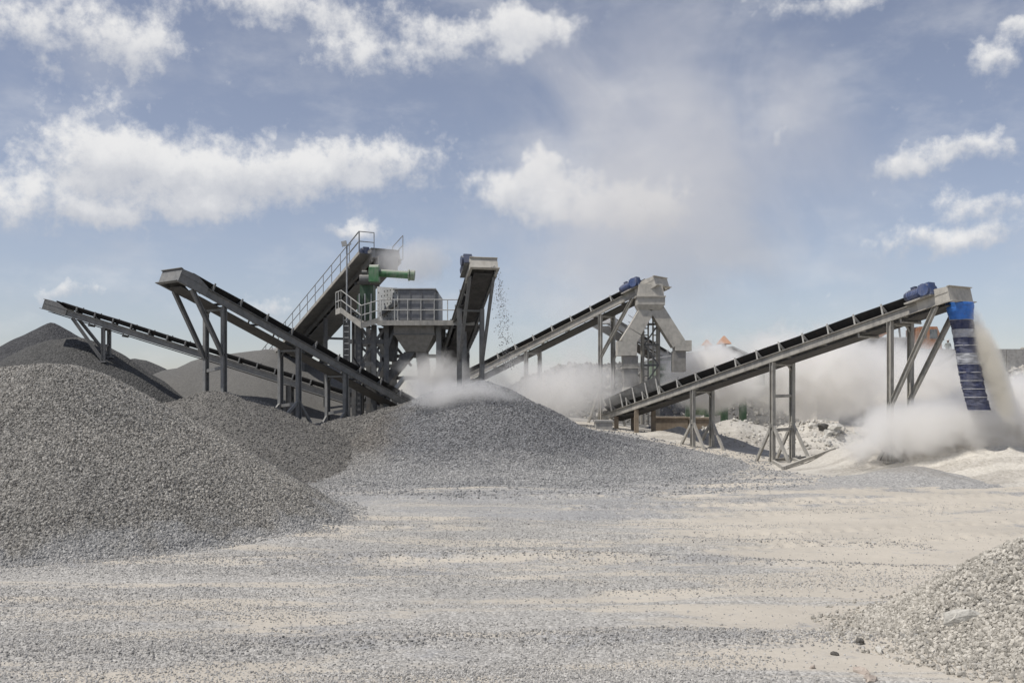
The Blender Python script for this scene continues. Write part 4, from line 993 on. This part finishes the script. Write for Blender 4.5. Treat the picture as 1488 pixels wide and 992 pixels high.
a = Vector((XT(1258), ty, tz + 1.0)); b = Vector((XT(1332), ty, Z8(452)))
d = (b - a).normalized(); u = d.cross(Vector((0, -1, 0))); u = u if u.z > 0 else -u
m = MB(); bedp = [a, b, b + u * 1.5, a + u * 1.3 + d * .2]
m.sweep([bedp, [p + Vector((0, 2.5, 0)) for p in bedp]]); bd = m.build('tipping_bed', 'orange', tr)
for k in range(6):
    p = a.lerp(b, .06 + .17 * k); m = MB(); m.beam(p - Vector((0, .05, 0)), p + u * 1.35 - Vector((0, .05, 0)), .1, .12, d); m.build('bed_rib', 'orange', bd)
m = MB(); m.tube((XT(1318), ty + 1.25, tz + .85), a.lerp(b, .75) + Vector((0, 1.25, 0)), .1, n=8); m.build('lift_ram', 'steel_mid', tr)

# worker standing at the edge, seen above the wall
wp = Vector(((1377.5 - CX) / F * (wY + 1.4), wY + 1.4, Z8(508) - .75))
wk = thing('person', 'worker in grey green overalls and white helmet beside the truck', 'person', wp)
def skin_fig(root):
    J = {'pel': (0, 0, .92, .15, .11), 'chest': (0, 0, 1.22, .17, .12), 'neck': (0, 0, 1.45, .06, .06), 'head': (0, 0, 1.60, .095, .10), 'top': (0, 0, 1.70, .07, .08),
         'shl': (-.17, 0, 1.40, .07, .07), 'ell': (-.27, .02, 1.14, .05, .05), 'hal': (-.2, -.12, .95, .04, .04), 'fl': (-.19, -.17, .88, .03, .03),
         'shr': (.17, 0, 1.40, .07, .07), 'elr': (.27, .02, 1.14, .05, .05), 'har': (.24, -.08, .9, .04, .04), 'fr': (.23, -.1, .82, .03, .03),
         'hil': (-.1, 0, .86, .1, .1), 'knl': (-.12, -.01, .48, .07, .07), 'anl': (-.13, .01, .09, .05, .05), 'tol': (-.14, -.16, .05, .045, .04),
         'hir': (.1, 0, .86, .1, .1), 'knr': (.12, -.01, .48, .07, .07), 'anr': (.13, .01, .09, .05, .05), 'tor': (.14, -.16, .05, .045, .04)}
    E = [('pel', 'chest'), ('chest', 'neck'), ('neck', 'head'), ('head', 'top'), ('chest', 'shl'), ('shl', 'ell'), ('ell', 'hal'), ('hal', 'fl'), ('chest', 'shr'), ('shr', 'elr'), ('elr', 'har'), ('har', 'fr'),
         ('pel', 'hil'), ('hil', 'knl'), ('knl', 'anl'), ('anl', 'tol'), ('pel', 'hir'), ('hir', 'knr'), ('knr', 'anr'), ('anr', 'tor')]
    ks = list(J); me = bpy.data.meshes.new('body'); me.from_pydata([J[k][:3] for k in ks], [(ks.index(a), ks.index(b)) for a, b in E], [])
    ob = bpy.data.objects.new('body', me); COL.objects.link(ob); ob.parent = root
    sk = ob.modifiers.new('skin', 'SKIN'); sk.use_smooth_shade = True
    for i, k in enumerate(ks):
        me.skin_vertices[0].data[i].radius = (J[k][3] * 1.12, J[k][4] * 1.12); me.skin_vertices[0].data[i].use_root = (k == 'pel')
    ob.modifiers.new('sub', 'SUBSURF').levels = 1; ob.modifiers['sub'].render_levels = 1
    me.materials.append(M['hi_vis']); return ob
skin_fig(wk)
m = MB(); m.tube(wp + Z * 1.47, wp + Z * 1.66, .085, .1, n=12); m.build('face', 'skin', wk, True)
m = MB(); m.tube(wp + Z * 1.67, wp + Z * 1.78, .135, .09, n=14); m.tube(wp + Z * 1.655, wp + Z * 1.675, .165, n=14); m.build('helmet', 'helmet', wk)

# rubble heap on the ramp at the right edge
o_rb, f_rb, b_rb = pile('rubble_pile', [(1478, 510, 91), (1510, 503, 92), (1600, 496, 92)], 0.55, 'g_far', 'pale boulder heap at the right edge beyond the hose', 'rubble pile', rnd=0.6, amp=0.3, res=0.4)
scatter('loose_boulders', *sample(f_rb, b_rb, 4000, 0.12, 0.36, above=0.3), 's_white', o_rb)

# ------------------------------------------------------------------ blue hose at the right conveyor head
hs = thing('discharge_hose', 'blue and white segmented hose hanging from the right conveyor head', 'hose', P(1425, 600, 38.75))
axis = [(1393, 430), (1397, 465), (1402, 490), (1408, 528), (1414, 562), (1420, 585), (1424, 598)]
def hose_pt(py):
    for (x0, y0), (x1, y1) in zip(axis[:-1], axis[1:]):
        if py <= y1: return P(x0 + (x1 - x0) * (py - y0) / (y1 - y0), py, 38.75)
    return P(axis[-1][0], py, 38.75)
def seg(name, y0, y1, r0, r1, mat, folds=0):
    rings = []; N = max(2, int((y1 - y0) / 1.4))
    for k in range(N + 1):
        q = k / N; c = hose_pt(y0 + (y1 - y0) * q); r = r0 + (r1 - r0) * q
        ring = []
        for i in range(20):
            a = i / 20 * 2 * math.pi; rr = r * (1 + folds * (0.05 * math.sin(k * 1.9 + 3 * math.sin(a * 2 + k)) + .03 * math.sin(a * 5 + k * .7)))
            ring.append(c + Vector((math.cos(a) * rr, math.sin(a) * rr, 0)))
        rings.append(ring)
    return MB().sweep(rings).build(name, mat, hs, True)
seg('blue_collar', 440, 465, .52, .43, 'bright_blue', .6)
for y0, y1, mt in ((465.3, 478, 'sock_navy'), (478.3, 490, 'sock_white'), (490.3, 514, 'sock_navy'), (514.3, 528, 'sock_white'), (528.3, 596, 'sock_navy')):
    seg('fabric_segment', y0, y1, .42, .41, mt, 1)
for py in (465, 490, 502, 514, 529, 541, 553, 565, 577, 596):
    c = hose_pt(py); rings = []
    rings = [[c + Vector((math.cos(i / 20 * 6.2832) * rr, math.sin(i / 20 * 6.2832) * rr, zz)) for i in range(20)] for rr, zz in ((.42, -.014), (.44, -.007), (.44, .007), (.42, .014))]
    MB().sweep(rings).build('hoop', 'sock_white', hs)

# steel frame lying on the ground by the tall portal
sf = thing('scrap_frame', 'flat steel frame lying on the sand by the tall portal leg', 'scrap steel', P(1165, 678, 45.5))
for a, b in (((1118, 675), (1214, 671)), ((1137, 684), (1213, 677)), ((1120, 675), (1140, 684)), ((1150, 674), (1165, 681)), ((1180, 673), (1192, 679))):
    ya = CAMH * F / (a[1] - HOR); yb = CAMH * F / (b[1] - HOR)
    pa, pb = P(a[0], a[1], ya), P(b[0], b[1], yb); pa.z = surf(pa.x, pa.y) + .08; pb.z = surf(pb.x, pb.y) + .08
    MB().beam(pa, pb, .12, .14).build('bar', 'steel_pale', sf)

# stones in the air below the steep conveyor
pts = []
p0 = cE.H + cE.d * .2
for k in range(650):
    t = random.random() ** .8; dz = t * 4.9
    c = Vector((p0.x + .35 + .32 * math.sqrt(dz) + random.gauss(0, .10 + .16 * t), p0.y - .3 * math.sqrt(dz) + random.gauss(0, .2), p0.z - .3 - dz))
    pts.append(c)
so = scatter('falling_stones', pts, [random.uniform(.009, .027) for _ in pts], 's_centre', None, 'dark stones falling through the air below the steep conveyor'); so['category'] = 'stones'

# ------------------------------------------------------------------ dust in the air
def dust(label, c, rad, density, scale=0.5, thr=(0.40, 0.56), color=(0.993, 0.985, 0.97), rot=(0, 0, 0), step=1.0, soft=0.15, aniso=0.25):
    import bmesh
    bm = bmesh.new(); bmesh.ops.create_icosphere(bm, subdivisions=3, radius=1.0); me = bpy.data.meshes.new('dust_cloud'); bm.to_mesh(me); bm.free()
    o = bpy.data.objects.new('dust_cloud', me); COL.objects.link(o); o.location = c; o.scale = rad; o.rotation_euler = rot
    o['kind'] = 'stuff'; o['label'] = label; o['category'] = 'dust'
    m = bpy.data.materials.new('airborne dust'); m.use_nodes = True; t = NT(m.node_tree); t.n.clear()
    out = t.new('ShaderNodeOutputMaterial'); pv = t.new('ShaderNodeVolumePrincipled'); t.l.new(pv.outputs[0], out.inputs['Volume'])
    tc = t.new('ShaderNodeTexCoord'); g = t.new('ShaderNodeNewGeometry')
    r = t.vmath('LENGTH', tc.outputs['Object'])
    fall = t.ramp(r, 1.0, soft)
    nz = t.noise(g.outputs['Position'], scale, 6, 0.66, 0.7)
    k = t.math('MULTIPLY_ADD', fall, 0.34, nz)        # noise bites into the edge
    fine = t.noise(g.outputs['Position'], scale * 3.1, 5, 0.7, 0.4)
    k = t.math('MULTIPLY_ADD', t.math('SUBTRACT', fine, 0.5), 0.35, k)
    dn = t.math('MULTIPLY', t.math('MULTIPLY', t.ramp(k, thr[0] + .16, thr[1] + .17), fall), density)
    t.put(pv.inputs['Density'], dn); pv.inputs['Color'].default_value = c4(color); pv.inputs['Anisotropy'].default_value = aniso
    me.materials.append(m); m.cycles.volume_step_rate = step
    return o
dust('dense white dust rolling over the powder heap', P(1365, 630, 40.3), (5.8, 2.4, 2.1), 4.0, .6)
dust('white dust billowing at the right edge below the hose', P(1480, 605, 40.5), (3.8, 2.6, 2.6), 3.6, .6)
dust('grey stream of powder blowing down beside the hose', P(1441, 535, 38.5), (.62, .55, 2.9), 14, 1.3, (.25, .42), color=(.95, .93, .88), rot=(0, R(-20), 0))
dust('white dust cloud boiling out behind the right conveyor tail', P(1032, 550, 60.6), (4.8, 2.1, 3.0), 4.5, .45)
dust('drifting dust behind the middle of the right conveyor', P(1185, 545, 64), (8, 4, 4.6), 1.7, .4)
dust('dust pouring from below the screening tower hopper', P(628, 552, 50.6), (2.8, 1.2, 2.0), 2.0, .8)
dust('thin dust blowing off the screening tower top', P(600, 380, 54.5), (3.2, 1.0, 1.9), 1.2, .6, color=(.95, .945, .935))
dust('thin dust drifting over the centre gravel peak', P(665, 572, 44.0), (4.2, 1.3, 1.2), 1.3, .8)
dust('pale dust hanging round the middle conveyor legs', P(805, 565, 56), (6.4, 3.0, 3.0), .9, .5)
dust('hazy dust before the concrete wall', P(1310, 555, 72), (10, 5, 4.8), .8, .25)
dust('tall thin plume of dust drifting up into the sky', P(960, 260, 85), (25, 10, 26), .13, .07, (0.34, 0.60), color=(.97, .965, .96), step=1.0, soft=.0)
dust('pale dust veil hanging over the middle conveyor', P(830, 430, 66), (9, 4, 7), .10, .12, (0.34, 0.58), color=(.97, .965, .96), soft=.0)
